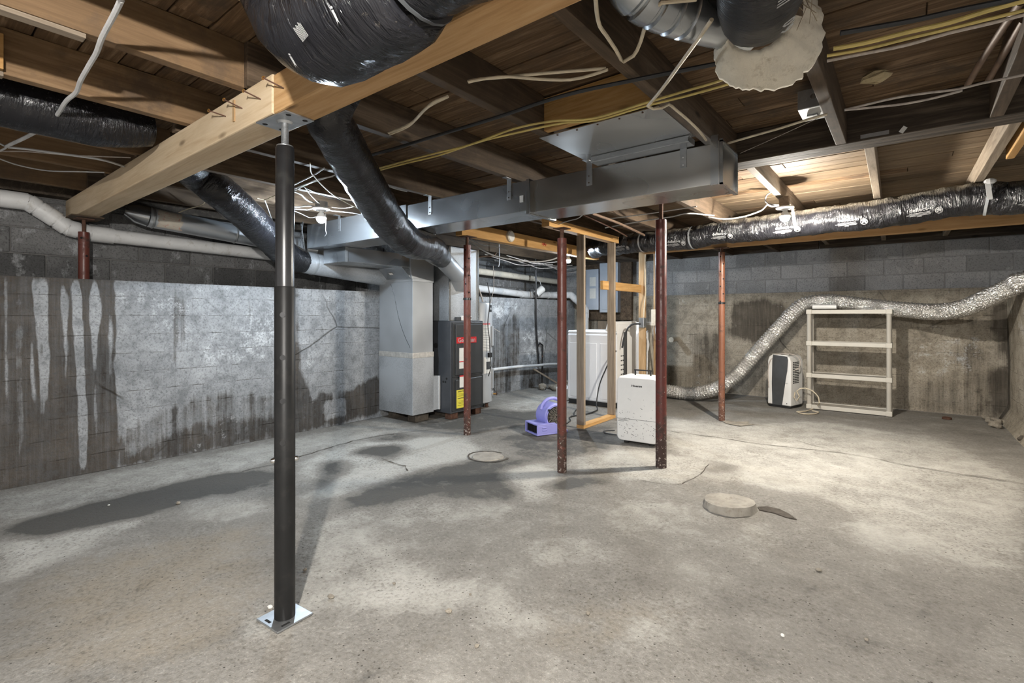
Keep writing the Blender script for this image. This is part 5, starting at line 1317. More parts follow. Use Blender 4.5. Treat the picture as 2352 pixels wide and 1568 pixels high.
# ------------------------------------------------------------------ dryer and washer
dy = thing('clothes_dryer', 'white clothes dryer with an embossed side panel behind the stud frame', 'dryer', (-3.28, 6.2, 0))
dx0, dx1, dyy0, dyy1 = -3.66, -2.93, 5.86, 6.52
MB().box(dx0, dx1, dyy0, dyy1, 0.055, 0.965).build('cabinet', MT['enamel'], dy, bevel=0.03, seg=3)
MB().box(dx0 + 0.02, dx1 - 0.01, dyy0 + 0.015, dyy1 - 0.02, 0.0, 0.06).build('toe_base', MT['black_plastic'], dy)
for a, b in ((dx0 + 0.05, dx0 + 0.20), (dx0 + 0.25, dx0 + 0.46), (dx0 + 0.51, dx1 - 0.05)):
    MB().box(a, b, dyy0 - 0.004, dyy0 + 0.004, 0.10, 0.83).build('embossed_panel', MT['enamel'], dy, bevel=0.0035)
MB().box(dx0 + 0.005, dx1 - 0.005, dyy0 + 0.005, dyy1 - 0.005, 0.955, 0.995).build('top_panel', MT['enamel'], dy, bevel=0.018, seg=3)
MB().prism([(dx1 - 0.16, 0.985), (dx1 - 0.12, 1.11), (dx1, 1.12), (dx1, 0.985)], 'y', dyy0 + 0.01, dyy1 - 0.01).build('console', MT['white_plastic'], dy, bevel=0.01)
MB().box(dx1, dx1 + 0.006, dyy0 + 0.04, dyy1 - 0.04, 0.08, 1.08).build('rear_panel', MT['white_plastic'], dy, bevel=0.002)
for k in range(7):
    for q in range(2):
        MB().box(dx1 + 0.006, dx1 + 0.008, dyy0 + 0.14 + q * 0.05, dyy0 + 0.17 + q * 0.05, 0.30 + k * 0.06, 0.315 + k * 0.06).build('vent_slot', MT['dark_hole'], dy)
MB().box(dx1 + 0.006, dx1 + 0.02, dyy0 + 0.22, dyy0 + 0.30, 0.16, 0.98).build('cable_channel', MT['grey_plastic'], dy)
ws_ = thing('washing_machine', 'white washing machine behind the second stud, hoses at its back', 'washer', (-3.28, 6.95, 0))
MB().box(dx0, dx1, 6.60, 7.28, 0.02, 0.965).build('cabinet', MT['enamel'], ws_, bevel=0.02, seg=3)
MB().box(dx1 - 0.12, dx1, 6.62, 7.26, 0.96, 1.10).build('console', MT['white_plastic'], ws_, bevel=0.01)
MB().box(dx1, dx1 + 0.006, 6.64, 7.24, 0.08, 1.06).build('rear_panel', MT['pvc_cream'], ws_)
MB().box(dx0, dx1, 6.60, 7.28, 0.0, 0.02).build('foot_frame', MT['black_plastic'], ws_)
pipe('washer_hose', 'grey drain hose curving down behind the washing machine', [(-2.80, 6.84, 1.02), (-2.78, 6.80, 1.10), (-2.76, 6.74, 1.08), (-2.80, 6.78, 0.9), (-2.80, 6.86, 0.6), (-2.78, 6.95, 0.3), (-2.80, 7.0, 0.05)], 0.02, 'cable_grey', cat='hose')
pipe('washer_hose', 'coiled white supply hose hanging behind the washing machine', [(-2.86, 6.60, 0.95), (-2.82, 6.66, 0.8), (-2.84, 6.62, 0.66), (-2.85, 6.58, 0.8), (-2.84, 6.66, 0.98), (-2.82, 6.60, 0.5), (-2.84, 6.62, 0.2)], 0.012, 'cable_white', cat='hose')
pipe('power_cord', 'black cord drooping across the side of the dryer', [(-2.90, 5.82, 0.75), (-2.98, 5.80, 0.62), (-3.05, 5.80, 0.48), (-3.10, 5.79, 0.36), (-3.13, 5.78, 0.25), (-3.12, 5.70, 0.05), (-3.05, 5.6, 0.012), (-3.02, 5.3, 0.010), (-3.10, 5.05, 0.010)], 0.008, 'cable_black', cat='cord', n=8)

# ------------------------------------------------------------------ stud partition
sf = thing('stud_frame', 'open timber stud partition in front of the white dryer', 'partition', (-2.70, 5.5, 0))
sx0, sx1 = -2.755, -2.666
MB().box(sx0, sx1, 4.60, 4.638, 0.038, 2.05).build('stud', MT['stud_old'], sf, bevel=0.002)
MB().box(sx0, sx1, 5.30, 5.338, 0.038, 2.05).build('stud', MT['stud_old'], sf, bevel=0.002)
MB().box(sx0 - 0.02, sx1 - 0.02, 6.22, 6.26, 0.0, 2.128).build('stud', MT['pine_z'], sf, bevel=0.002)
MB().box(sx0 + 0.02, sx1 + 0.01, 6.62, 6.66, 0.0, 2.128).build('stud', MT['pine_z'], sf, bevel=0.002)
MB().box(sx0, sx1, 4.60, 5.338, 0.0, 0.036).build('bottom_plate', MT['pine_y'], sf, bevel=0.002)
MB().box(sx0, sx1, 3.95, 5.42, 2.052, 2.09).build('top_plate', MT['pine_y'], sf, bevel=0.002)
MB().box(sx0, sx1, 3.95, 5.42, 2.092, 2.128).build('top_plate', MT['pine_y'], sf, bevel=0.002)
MB().box(-2.775, -2.737, 5.16, 6.22, 1.50, 1.60).build('blocking', MT['pine_y'], sf, bevel=0.002)
jb = thing('outlet_box', 'galvanised outlet box on the third stud of the partition', 'electrical box', (-2.72, 6.21, 1.1))
MB().box(-2.73, -2.66, 6.12, 6.205, 1.04, 1.17).build('box', MT['steel_zinc'], jb, bevel=0.004)
for zz in (1.06, 1.15):
    MB().cyl((-2.66, 6.16, zz), (-2.656, 6.16, zz), 0.008, n=8).build('screw_head', MT['chrome'], jb)
pipe('power_cord', 'cream cable running down the third stud into the outlet box', [(-2.675, 6.215, 2.04), (-2.672, 6.20, 1.7), (-2.664, 6.19, 1.5), (-2.668, 6.16, 1.33), (-2.675, 6.15, 1.17)], 0.008, 'cable_cream', cat='cord', n=8)
pipe('power_cord', 'thick black dryer cord plugged in at the outlet box', [(-2.70, 6.11, 1.09), (-2.76, 6.06, 1.09), (-2.83, 6.02, 1.04), (-2.87, 5.98, 0.9), (-2.88, 5.95, 0.78)], 0.012, 'cable_black', cat='cord', n=8)
sb = thing('utility_box', 'cream washer supply box high behind the maroon post', 'supply box', (-2.70, 6.62, 1.0))
MB().box(-2.70, -2.64, 6.45, 6.60, 1.06, 1.28).build('box', MT['pvc_cream'], sb, bevel=0.006)
MB().tube(catmull([(-2.66, 6.50, 2.05), (-2.66, 6.51, 1.6), (-2.66, 6.52, 1.2), (-2.66, 6.53, 1.02)], 0.1), 0.011, 10).build('supply_pipe', MT['copper_old'], sb, smooth=True)
MB().tube(catmull([(-2.645, 6.52, 1.06), (-2.64, 6.52, 0.98), (-2.635, 6.53, 0.93), (-2.63, 6.58, 0.92), (-2.63, 6.62, 0.95)], 0.02), 0.028, 14).build('trap', MT['pvc'], sb, smooth=True)
MB().cyl((-2.64, 6.57, 1.05), (-2.60, 6.57, 1.05), 0.01, n=8).build('tap', MT['brass'], sb)

# electrical panel on the back wall
ep = thing('breaker_panel', 'light grey breaker panel with a half open cover on a plywood board', 'electrical panel', (-4.2, 7.98, 1.25))
MB().box(-4.62, -3.70, 8.0, 8.06, 1.12, 2.12).build('backing_board', MT['joist_back'], ep, bevel=0.002)
MB().box(-4.25, -3.90, 7.88, 8.0, 1.25, 2.12).build('case', MT['panel_grey'], ep, bevel=0.008)
dr = MB().box(-4.20, -3.95, 7.866, 7.88, 1.30, 2.07).build('panel_door', MT['panel_grey'], ep, bevel=0.004)
MB().box(-4.11, -4.04, 7.862, 7.866, 1.72, 1.80).build('latch', MT['black_plastic'], dr)
MB().box(-4.52, -4.27, 7.87, 7.90, 1.30, 2.02).build('loose_cover', MT['panel_grey'], ep, bevel=0.004)
for z0, z1 in ((1.72, 1.88), (1.50, 1.68)):
    MB().box(-4.44, -4.32, 7.867, 7.87, z0, z1).build('paper_chart', MT['paper'], ep)
wd = MB().box(-4.35, -3.75, 8.0, 8.05, 0.92, 1.1).build('wall_board', MT['stud_old'], None, bevel=0.003, loc=(-4.0, 8.0, 0.92))
tag(wd, 'weathered board fixed to the wall below the breaker panel', 'board')

# small camera on the far wall
sc_ = thing('wall_camera', 'small white security camera tilted on a bracket on the black pipe', 'camera', (-4.950, 7.045, 1.620))
o = Vector((-4.950, 7.045, 1.620)); d1 = Vector((0.35, 0.62, 0.55)).normalized()
MB().tube([o - d1 * 0.10, o - d1 * 0.095, o + d1 * 0.07, o + d1 * 0.085], [0.03, 0.062, 0.062, 0.045], 18).build('housing', MT['white_plastic'], sc_, smooth=True)
MB().tube([o - d1 * 0.102, o - d1 * 0.11], 0.045, 16).build('lens', MT['black_plastic'], sc_, smooth=True)
MB().tube([o + Vector((0, -0.02, -0.05)), o + Vector((-0.02, -0.12, -0.05))], 0.016, 8).build('bracket', MT['black_plastic'], sc_)
MB().tube(catmull([o + Vector((0, 0.05, 0.06)), o + Vector((0, 0.0, 0.16)), o + Vector((-0.02, -0.09, 0.2)), o + Vector((-0.02, -0.13, 0.24))], 0.03), 0.006, 6).build('camera_cord', MT['cable_white'], sc_)

# ------------------------------------------------------------------ purple air mover
am = thing('air_mover', 'periwinkle blue carpet blower on the floor beside the red brown post', 'blower', (-2.90, 4.27, 0), R(-24))
def L(b, name, mat, parent=am, **kw): return b.build(name, MT[mat], parent, local=True, **kw)
# local frame: x across (grille on +x), -y is where the air leaves
prof = []
for k in range(33):
    a = R(-150 + k * 10)
    r = 0.128 + 0.012 * (k / 32)
    prof.append((0.045 + r * math.sin(a) * 1.0, 0.165 + r * math.cos(a)))
g = MB().prism([(y_, z_) for y_, z_ in prof], 'x', -0.11, 0.085)
L(g, 'fan_housing', 'mover', bevel=0.014, smooth=True, seg=3)
# outlet duct: a hollow box
ot = MB()
for q in ((-0.125, 0.125, -0.20, 0.07, 0.0, 0.016), (-0.125, 0.125, -0.20, 0.02, 0.098, 0.112), (-0.125, -0.11, -0.20, 0.07, 0.012, 0.10), (0.11, 0.125, -0.20, 0.07, 0.012, 0.10), (-0.125, 0.125, 0.05, 0.07, 0.0, 0.10)):
    ot.box(*q)
oo = L(ot, 'outlet', 'mover', bevel=0.005)
L(MB().box(-0.11, 0.11, -0.165, -0.16, 0.016, 0.098), 'outlet_dark', 'dark_hole', oo)
for k in range(8):
    L(MB().box(-0.10 + k * 0.028, -0.096 + k * 0.028, -0.185, -0.172, 0.016, 0.098), 'outlet_bar', 'black_plastic', oo)
L(MB().prism([(-0.06, 0.10), (0.01, 0.20), (0.05, 0.20), (0.05, 0.10)], 'x', -0.105, 0.08), 'throat', 'mover', bevel=0.008)
L(MB().box(-0.125, 0.125, 0.0, 0.165, 0.0, 0.03), 'foot', 'mover', bevel=0.008)
gr = L(MB().cyl((0.083, 0.045, 0.165), (0.090, 0.045, 0.165), 0.108, n=32), 'intake', 'dark_hole')
rg = MB()
for rr in (0.012, 0.028, 0.044, 0.060, 0.076, 0.092):
    rg.ring(rr - 0.0014, rr + 0.0014, 0, 0.004, 28, Matrix.Translation((0.092, 0.045, 0.165)) @ Matrix.Rotation(R(90), 4, 'Y'))
L(rg, 'grille_rings', 'grille_wire', gr)
for k in range(16):
    a = 2 * math.pi * k / 16
    L(MB().bar((0.094, 0.045 + 0.012 * math.cos(a), 0.165 + 0.012 * math.sin(a)), (0.094, 0.045 + 0.1 * math.cos(a), 0.165 + 0.1 * math.sin(a)), 0.002, 0.003, (1, 0, 0)), 'grille_spoke', 'grille_wire', gr)
L(MB().ring(0.108, 0.120, -0.002, 0.012, 32, Matrix.Translation((0.083, 0.045, 0.165)) @ Matrix.Rotation(R(90), 4, 'Y')), 'intake_rim', 'mover', smooth=True)
for a in (40, 140, 220, 320):
    cy_, cz_ = 0.045 + 0.112 * math.cos(R(a)), 0.165 + 0.112 * math.sin(R(a))
    L(MB().box(0.086, 0.099, cy_ - 0.012, cy_ + 0.012, cz_ - 0.012, cz_ + 0.012), 'grille_clip', 'black_plastic', gr)
L(MB().tube(catmull([(-0.015, -0.075, 0.235), (-0.015, -0.055, 0.285), (-0.015, 0.0, 0.328), (-0.015, 0.07, 0.338), (-0.015, 0.13, 0.32), (-0.015, 0.165, 0.27)], 0.02), 0.017, 12), 'handle', 'mover', smooth=True)
for z_ in (0.045, 0.07):
    L(MB().box(0.125, 0.131, -0.14, -0.09, z_, z_ + 0.012), 'side_rib', 'mover', oo, bevel=0.003)

# ------------------------------------------------------------------ dehumidifier
dh = thing('dehumidifier', 'white dehumidifier with dirt splashes, half hidden by the maroon post', 'dehumidifier', (-1.965, 4.48, 0), R(5))
def rrect(w, h, r, n=6):
    o = []
    for cx_, cz_, a0 in ((w - r, h - r, 0), (-w + r, h - r, 90), (-w + r, -h + r, 180), (w - r, -h + r, 270)):
        for k in range(n + 1):
            a = R(a0 + 90 * k / n); o.append((cx_ + r * math.cos(a), cz_ + r * math.sin(a)))
    return o
hw, hh = 0.196, 0.302
pr = [(x_, z_ + 0.325) for x_, z_ in rrect(hw, hh, 0.045)]
L(MB().prism(pr, 'y', -0.135, 0.14), 'shell', 'white_plastic', dh, bevel=0.016, smooth=True, seg=3)
fp = [(x_ * 0.985, (z_ - 0.325) * 0.985 + 0.325) for x_, z_ in pr]
L(MB().prism([p for p in fp], 'y', -0.146, -0.13), 'front_cover', 'white_plastic', dh, bevel=0.008, smooth=True)
L(MB().box(-0.19, 0.19, -0.1475, -0.1455, 0.232, 0.2345), 'bucket_seam', 'grey_plastic', dh)
V, Fs = text_mesh('Hisense', 0.026, 0.0003, 0.0009, sx=1.2)
L(MB().add([face_matrix((0.0, -0.1468, 0.545), (1, 0, 0), (0, 0, 1)) @ v for v in V], Fs), 'lettering', 'print_black', dh)
for k, w in enumerate((0.085, 0.10, 0.055)):
    L(MB().box(-0.178, -0.178 + w, -0.1472, -0.1462, 0.222 - k * 0.008, 0.2245 - k * 0.008), 'small_print', 'grey_plastic', dh)
rs_ = random.Random(4)
sp_ = MB()
for k in range(85):
    x_ = rs_.uniform(-0.178, 0.178); z_ = 0.06 + abs(rs_.gauss(0, 0.15))
    if z_ > 0.45: continue
    l_ = rs_.uniform(0.002, 0.004) * (3.2 if rs_.random() < 0.16 else 1); w_ = rs_.uniform(0.0008, 0.0022)
    M = Matrix.Translation((x_, -0.1466, z_)) @ Matrix.Rotation(R(35 + rs_.uniform(-8, 8)), 4, 'Y')
    sp_.box(-l_, l_, -0.0004, 0.0002, -w_, w_, M)
so = L(sp_, 'dirt_splashes', 'grey_plastic', dh); so['kind'] = 'stuff'
hd = MB().bar((-0.075, 0.03, 0.625), (-0.075, 0.03, 0.672), 0.012, 0.012); hd.bar((0.075, 0.03, 0.625), (0.075, 0.03, 0.672), 0.012, 0.012); hd.bar((-0.085, 0.03, 0.675), (0.085, 0.03, 0.675), 0.014, 0.012)
L(hd, 'carry_handle', 'black_plastic', dh)
for sx_ in (-0.12, 0.12):
    L(MB().box(sx_ - 0.02, sx_ + 0.02, -0.10, 0.10, 0.0, 0.03), 'foot', 'black_plastic', dh)
pipe('power_cord', 'black cord loop on the floor at the left of the dehumidifier', [(-2.271, 4.564, 0.006), (-2.343, 4.554, 0.006), (-2.411, 4.572, 0.006), (-2.445, 4.618, 0.006), (-2.428, 4.681, 0.006), (-2.371, 4.726, 0.006)], 0.005, 'cable_black', cat='cord', n=8)
pipe('power_cord', 'thin black cord lying on the floor behind the blower', [(-3.389, 5.780, 0.006), (-3.223, 5.337, 0.006), (-3.091, 5.100, 0.006), (-3.092, 5.003, 0.006), (-2.994, 4.864, 0.006), (-2.940, 4.703, 0.006)], 0.006, 'cable_black', cat='cord', n=8)

# ------------------------------------------------------------------ portable air conditioner
ac = thing('portable_air_conditioner', 'white and charcoal portable air conditioner beside the plastic shelf', 'air conditioner', (-1.255, 7.42, 0), R(-16))
L(MB().prism([(-0.15, 0.03), (0.15, 0.03), (0.15, 0.60), (0.13, 0.66), (0.08, 0.685), (-0.09, 0.685), (-0.135, 0.655), (-0.15, 0.60)], 'y', -0.155, 0.17), 'shell', 'white_plastic', ac, bevel=0.014, seg=3, smooth=True)
L(MB().box(-0.14, 0.14, -0.145, 0.16, 0.0, 0.035), 'base', 'black_plastic', ac, bevel=0.006)
pts = [(-0.085, 0.03), (0.04, 0.03)] + [(0.045 + 0.012 * k, 0.06 + 0.10 * k - 0.003 * k * k) for k in range(1, 6)] + [(0.115, 0.62), (0.105, 0.667), (-0.075, 0.682), (-0.085, 0.62), (-0.092, 0.3)]
L(MB().prism(pts, 'y', -0.1585, -0.154), 'dark_fascia', 'grey_plastic', ac)
for r_ in range(3):
    for k in range(13):
        L(MB().box(0.149, 0.1515, -0.10 + r_ * 0.055, -0.058 + r_ * 0.055, 0.32 + k * 0.022, 0.333 + k * 0.022), 'vent_slot', 'dark_hole', ac)
for k, w in enumerate((0.05, 0.04)):
    L(MB().box(0.085 - w / 2, 0.085 + w / 2, -0.1565, -0.1545, 0.325 - k * 0.008, 0.327 - k * 0.008), 'small_print', 'grey_plastic', ac)
L(MB().cyl((0.098, -0.157, 0.06), (0.098, -0.154, 0.06), 0.006, n=10), 'screw_head', 'black_plastic', ac)
L(MB().box(-0.12, 0.10, -0.10, 0.12, 0.684, 0.694), 'top_grille', 'shelf_plastic', ac, bevel=0.004)
pipe('power_cord', 'pale cord draped over the top of the portable air conditioner', [(-1.423, 7.300, 0.242), (-1.433, 7.300, 0.472), (-1.402, 7.300, 0.612), (-1.350, 7.300, 0.661), (-1.273, 7.300, 0.682), (-1.258, 7.300, 0.597), (-1.208, 7.300, 0.515), (-1.138, 7.300, 0.481), (-1.074, 7.300, 0.524), (-1.059, 7.300, 0.620), (-1.118, 7.300, 0.690), (-1.248, 7.300, 0.700), (-1.350, 7.300, 0.678)], 0.006, 'cable_grey', cat='cord', n=8)
pipe('power_cord', 'cream cord bundled at the side of the air conditioner and looping to the floor', [(-1.115, 7.280, 0.216), (-1.125, 7.280, 0.147), (-1.095, 7.280, 0.106), (-1.066, 7.280, 0.164), (-1.095, 7.280, 0.229), (-1.056, 7.280, 0.266), (-0.998, 7.280, 0.276), (-0.922, 7.280, 0.250), (-0.856, 7.280, 0.175), (-0.847, 7.280, 0.105)] + [(-0.918, 7.478, 0.008), (-0.978, 7.132, 0.008), (-1.058, 7.033, 0.008), (-0.973, 6.926, 0.008), (-0.869, 7.008, 0.008), (-0.843, 7.168, 0.008), (-0.918, 7.215, 0.008)], 0.007, 'cable_cream', cat='cord', n=8)

# ------------------------------------------------------------------ plastic shelf
sh = thing('plastic_shelf', 'putty coloured four tier plastic shelving unit by the back wall', 'shelf', (-0.565, 7.55, 0))
x0, x1, y0, y1 = -1.0, -0.13, 7.40, 7.68
for zt in (0.055, 0.455, 0.865, 1.27):
    tier = MB().box(x0 + 0.01, x1 - 0.01, y0 + 0.01, y1 - 0.01, zt - 0.02, zt - 0.008).build('shelf_board', MT['shelf_plastic'], sh)
    for q in ((x0, x1, y0, y0 + 0.018, zt - 0.05, zt), (x0, x1, y1 - 0.018, y1, zt - 0.05, zt), (x0, x0 + 0.018, y0, y1, zt - 0.05, zt), (x1 - 0.018, x1, y0, y1, zt - 0.05, zt)):
        MB().box(*q).build('shelf_rim', MT['shelf_light'], tier, bevel=0.004)
    for px2 in (x0 + 0.024, x1 - 0.024):
        for py2 in (y0 + 0.024, y1 - 0.024):
            MB().box(px2 - 0.032, px2 + 0.032, py2 - 0.032, py2 + 0.032, zt - 0.055, zt + 0.006).build('corner_socket', MT['shelf_light'], tier, bevel=0.008)
for px2 in (x0 + 0.024, x1 - 0.024):
    for py2 in (y0 + 0.024, y1 - 0.024):
        for za, zb in ((0.06, 0.40), (0.46, 0.81), (0.87, 1.215)):
            MB().cyl((px2, py2, za), (px2, py2, zb), 0.026, n=18).build('shelf_leg', MT['shelf_plastic'], sh, smooth=True)
ct = thing('cardboard_tube', 'white open tube lying on the top tier of the plastic shelf', 'tube', (-0.86, 7.44, 1.28))
MB().tube([(-0.94, 7.44, 1.308), (-0.68, 7.44, 1.308)], 0.03, 20, False).build('tube_wall', MT['white_plastic'], ct, smooth=True)
MB().tube([(-0.939, 7.44, 1.308), (-0.682, 7.44, 1.308)], 0.026, 20).build('tube_inside', MT['grey_plastic'], ct, smooth=True)

# ------------------------------------------------------------------ silver hose
hp = [(-3.173, 7.162, 0.100), (-2.704, 7.088, 0.100), (-2.363, 7.099, 0.100)] + [(-2.067, 7.100, 0.188), (-1.806, 7.180, 0.386), (-1.552, 7.260, 0.723), (-1.317, 7.400, 1.038), (-1.169, 7.500, 1.240), (-1.037, 7.560, 1.355), (-0.795, 7.580, 1.386), (-0.516, 7.580, 1.348), (-0.208, 7.560, 1.295), (0.040, 7.480, 1.261), (0.269, 7.360, 1.239), (0.479, 7.220, 1.275), (0.667, 7.050, 1.383), (0.839, 6.900, 1.495), (0.899, 6.850, 1.537)] + [(1.35, 6.75, 1.62)]
path = catmull(hp, 0.0075)
acc_ = 0.0; rads = []
for i, p in enumerate(path):
    if i: acc_ += (p - path[i - 1]).length
    rads.append(0.088 + 0.0075 * math.sin(2 * math.pi * acc_ / 0.034))
hs = MB().tube(path, rads, 22, True, 0.005, 45).build('foil_hose', MT['foil'], None, smooth='all', loc=hp[0])
tag(hs, 'long silver foil vent hose sagging over the plastic shelf to the floor', 'hose')

# ------------------------------------------------------------------ floor details
def lump(name, c, r, h, seed, mat, n=28, rough=0.10, lean=0.0, label='', cat='', bot=1.04, sx=1.0):
    rr = random.Random(seed); g = MB()
    rad = [r * (1 + rr.uniform(-rough, rough) * 0.35 + 0.03 * math.sin(3 * k * 2 * math.pi / n)) for k in range(n)]
    prof_ = ((bot, -0.006), (1.0, h * 0.5), (0.97, h * 0.93), (0.90, h), (0.5, h * 1.02), (0.02, h * 1.03))
    V = []
    for f, z in prof_:
        for k in range(n):
            a = 2 * math.pi * k / n
            q = rad[k] * f * (1 + rr.uniform(-0.02, 0.02))
            V.append((c[0] + q * math.cos(a) * sx, c[1] + q * math.sin(a), z + lean * q * math.cos(a + 0.6) * (1 if z > 0 else 0) + rr.uniform(-0.002, 0.002)))
    fs = [(i * n + k, i * n + (k + 1) % n, (i + 1) * n + (k + 1) % n, (i + 1) * n + k) for i in range(len(prof_) - 1) for k in range(n)]
    ob = g.add(V, fs).build(name, MT[mat], None, smooth=True, loc=(c[0], c[1], 0))
    return tag(ob, label, cat)
lump('concrete_pad', (-0.87, 3.30), 0.152, 0.042, 3, 'pad', label='round raised concrete footing pad on the open floor', cat='footing', lean=0.05)
gouge = MB(); pg = [(-0.728, 3.406, 0.002), (-0.683, 3.451, 0.002), (-0.614, 3.451, 0.002), (-0.554, 3.404, 0.002), (-0.502, 3.338, 0.002), (-0.556, 3.335, 0.002), (-0.627, 3.363, 0.002), (-0.708, 3.359, 0.002)]
gouge.add(pg + [(p[0], p[1], -0.02) for p in pg], [tuple(range(8))] + [(i, (i + 1) % 8, 8 + (i + 1) % 8, 8 + i) for i in range(8)])
gouge.build('floor_gouge', MT['dirt_dark'], floor)
lump('concrete_pad', (-2.79, 3.20), 0.135, 0.006, 8, 'pad', label='round flush concrete plug in the middle of the floor', cat='footing')
rim = MB(); rr = random.Random(2); n = 40
for k in range(n):
    a0, a1 = 2 * math.pi * k / n, 2 * math.pi * (k + 1) / n
    if 0.4 < a0 < 1.3: continue
    w0 = 0.012 + 0.022 * abs(mnoise.noise((k * 0.35, 1, 0)))
    for (r0, r1) in ((0.146, 0.146 + w0),):
        rim.add([(-2.79 + 0.0 + r0 * math.cos(a0) * 1.15, 3.20 + r0 * math.sin(a0), 0.0025), (-2.79 + r1 * math.cos(a0) * 1.15, 3.20 + r1 * math.sin(a0), 0.0025), (-2.79 + r1 * math.cos(a1) * 1.15, 3.20 + r1 * math.sin(a1), 0.0025), (-2.79 + r0 * math.cos(a1) * 1.15, 3.20 + r0 * math.sin(a1), 0.0025)], [(0, 1, 2, 3)])
rim.build('plug_crack', MT['dirt_dark'], floor)
pp = [(-1.664, 5.965, 0.002), (-1.502, 5.974, 0.002), (-1.385, 6.096, 0.002), (-1.366, 5.937, 0.002), (-1.297, 5.964, 0.002), (-1.406, 5.768, 0.002), (-1.561, 5.811, 0.002)]
MB().add(pp, [tuple(range(7))]).build('floor_chip', MT['stone'], floor)
# long joints and cracks in the slab
def crack(pts, w):
    path = catmull(pts, 0.08); g = MB(); rr = random.Random(len(pts) * 7)
    P = [p + Vector((rr.uniform(-0.012, 0.012), rr.uniform(-0.012, 0.012), 0)) for p in path]
    for a, b in zip(P, P[1:]):
        d = (b - a); s = Vector((-d.y, d.x, 0)).normalized() * w * rr.uniform(0.3, 1.0)
        g.add([a - s, b - s, b + s, a + s], [(0, 1, 2, 3)])
    g.build('floor_crack', MT['dirt_dark'], floor)
crack([(-1.908, 5.061, 0.002), (-1.566, 5.093, 0.002), (-1.240, 5.087, 0.002), (-0.909, 5.106, 0.002), (-0.544, 5.188, 0.002), (-0.231, 5.177, 0.002), (0.054, 5.092, 0.002), (0.662, 5.049, 0.002)], 0.007)
crack([(-4.013, 1.739, 0.002), (-4.004, 2.007, 0.002), (-4.041, 2.252, 0.002), (-4.128, 2.643, 0.002), (-4.120, 3.076, 0.002), (-3.889, 3.623, 0.002)], 0.006)
crack([(-3.439, 2.611, 0.002), (-3.267, 2.589, 0.002), (-3.124, 2.583, 0.002), (-3.010, 2.531, 0.002)], 0.006)
crack([(-1.517, 3.424, 0.002), (-1.420, 3.429, 0.002), (-1.281, 3.480, 0.002), (-1.231, 3.699, 0.002), (-1.231, 4.136, 0.002)], 0.004)
crack([(-0.822, 5.460, 0.002), (-0.699, 5.350, 0.002), (-0.557, 5.307, 0.002)], 0.005)
def stone_at(p, r, seed, label, mat='stone', cat='stone', group=None):
    rr = random.Random(seed); g = MB(); g.ball((0, 0, 0), r, 8, 6, (rr.uniform(0.8, 1.4), rr.uniform(0.8, 1.2), rr.uniform(0.5, 0.8)))
    g.v = [tuple(c * (1 + rr.uniform(-0.16, 0.16)) for c in v) for v in g.v]
    zmin = min(v[2] for v in g.v)
    g.v = [(v[0] + p[0], v[1] + p[1], v[2] - zmin + p[2] - 0.003) for v in g.v]
    ob = g.build('stone', MT[mat], None, loc=(p[0], p[1], p[2]))
    return tag(ob, label, cat, group)
drn = MB().lathe([(0.045, 0), (0.045, 0.02), (0.032, 0.024), (0.032, 0.012), (0.001, 0.012)], (0.376, 7.652, 0.000), 16).build('pipe_cover', MT['rust_iron'], None, smooth=True, loc=(0.376, 7.652, 0.000))
tag(drn, 'small rusty round cover on the floor right of the shelf', 'cover')
rr = random.Random(21)
for k in range(16):
    p = (-4.72 + rr.uniform(0, 0.55), 6.6 + rr.uniform(0, 1.2), 0.0)
    stone_at(p, rr.uniform(0.03, 0.075), k, 'rubble lump heaped in the dark far corner beside the leaning board', group='rubble in the far corner')
for k in range(10):
    stone_at((0.80 + rr.uniform(-0.08, 0.05), 7.95 - rr.uniform(0, 0.6), 0.0), rr.uniform(0.02, 0.05), 60 + k, 'broken concrete lump at the foot of the right corner', group='rubble in the right corner')
stone_at((0.871, 6.683, 0.000), 0.045, 91, 'dark stone at the right edge of the floor', 'dirt_dark')
pebble_spots = [(-0.362, 2.093, 0.000), (-1.219, 1.338, 0.000), (-1.452, 1.424, 0.000), (-1.469, 1.571, 0.000), (-2.049, 0.991, 0.000), (-3.632, 1.175, 0.000), (-3.953, 0.894, 0.000), (-2.218, 1.236, 0.000), (-1.916, 1.185, 0.000), (-1.797, 1.424, 0.000), (-1.002, 1.761, 0.000), (-0.321, 2.734, 0.000), (-0.114, 2.257, 0.000)]
for k, p in enumerate(pebble_spots):
    stone_at((p[0], p[1], 0.0), 0.007 + 0.003 * (k % 3), 120 + k, 'tiny pebble lying loose on the concrete floor', 'paper' if k in (0, 4, 6) else 'stone', group='loose pebbles on the floor')
bdx = MB().bar((-4.72, 6.55, 0.33), (-4.40, 6.95, 0.02), 0.09, 0.025).build('leaning_board', MT['stud_old'], None, loc=(-4.5, 6.9, 0))
tag(bdx, 'grey board leaning against the far left wall over the rubble', 'board')
bkt = thing('plastic_jug', 'white plastic jug on the floor left of the dryer', 'jug', (-3.86, 6.0, 0))
MB().lathe([(0.08, 0.0), (0.095, 0.02), (0.095, 0.17), (0.06, 0.21), (0.03, 0.23), (0.03, 0.25)], (-3.82, 6.0, 0), 20).build('jug_body', MT['white_plastic'], bkt, smooth=True)
MB().lathe([(0.033, 0.25), (0.033, 0.27), (0.02, 0.272)], (-3.82, 6.0, 0), 16).build('jug_cap', MT['white_plastic'], bkt, smooth=True)
stk = MB().bar((0.866, 6.995, 0.006), (0.932, 7.276, 0.030), 0.02, 0.012).build('wood_scrap', MT['pine_x'], None, loc=(0.893, 7.141, 0.000))
tag(stk, 'short pale stick leaning at the foot of the right wall', 'stick')

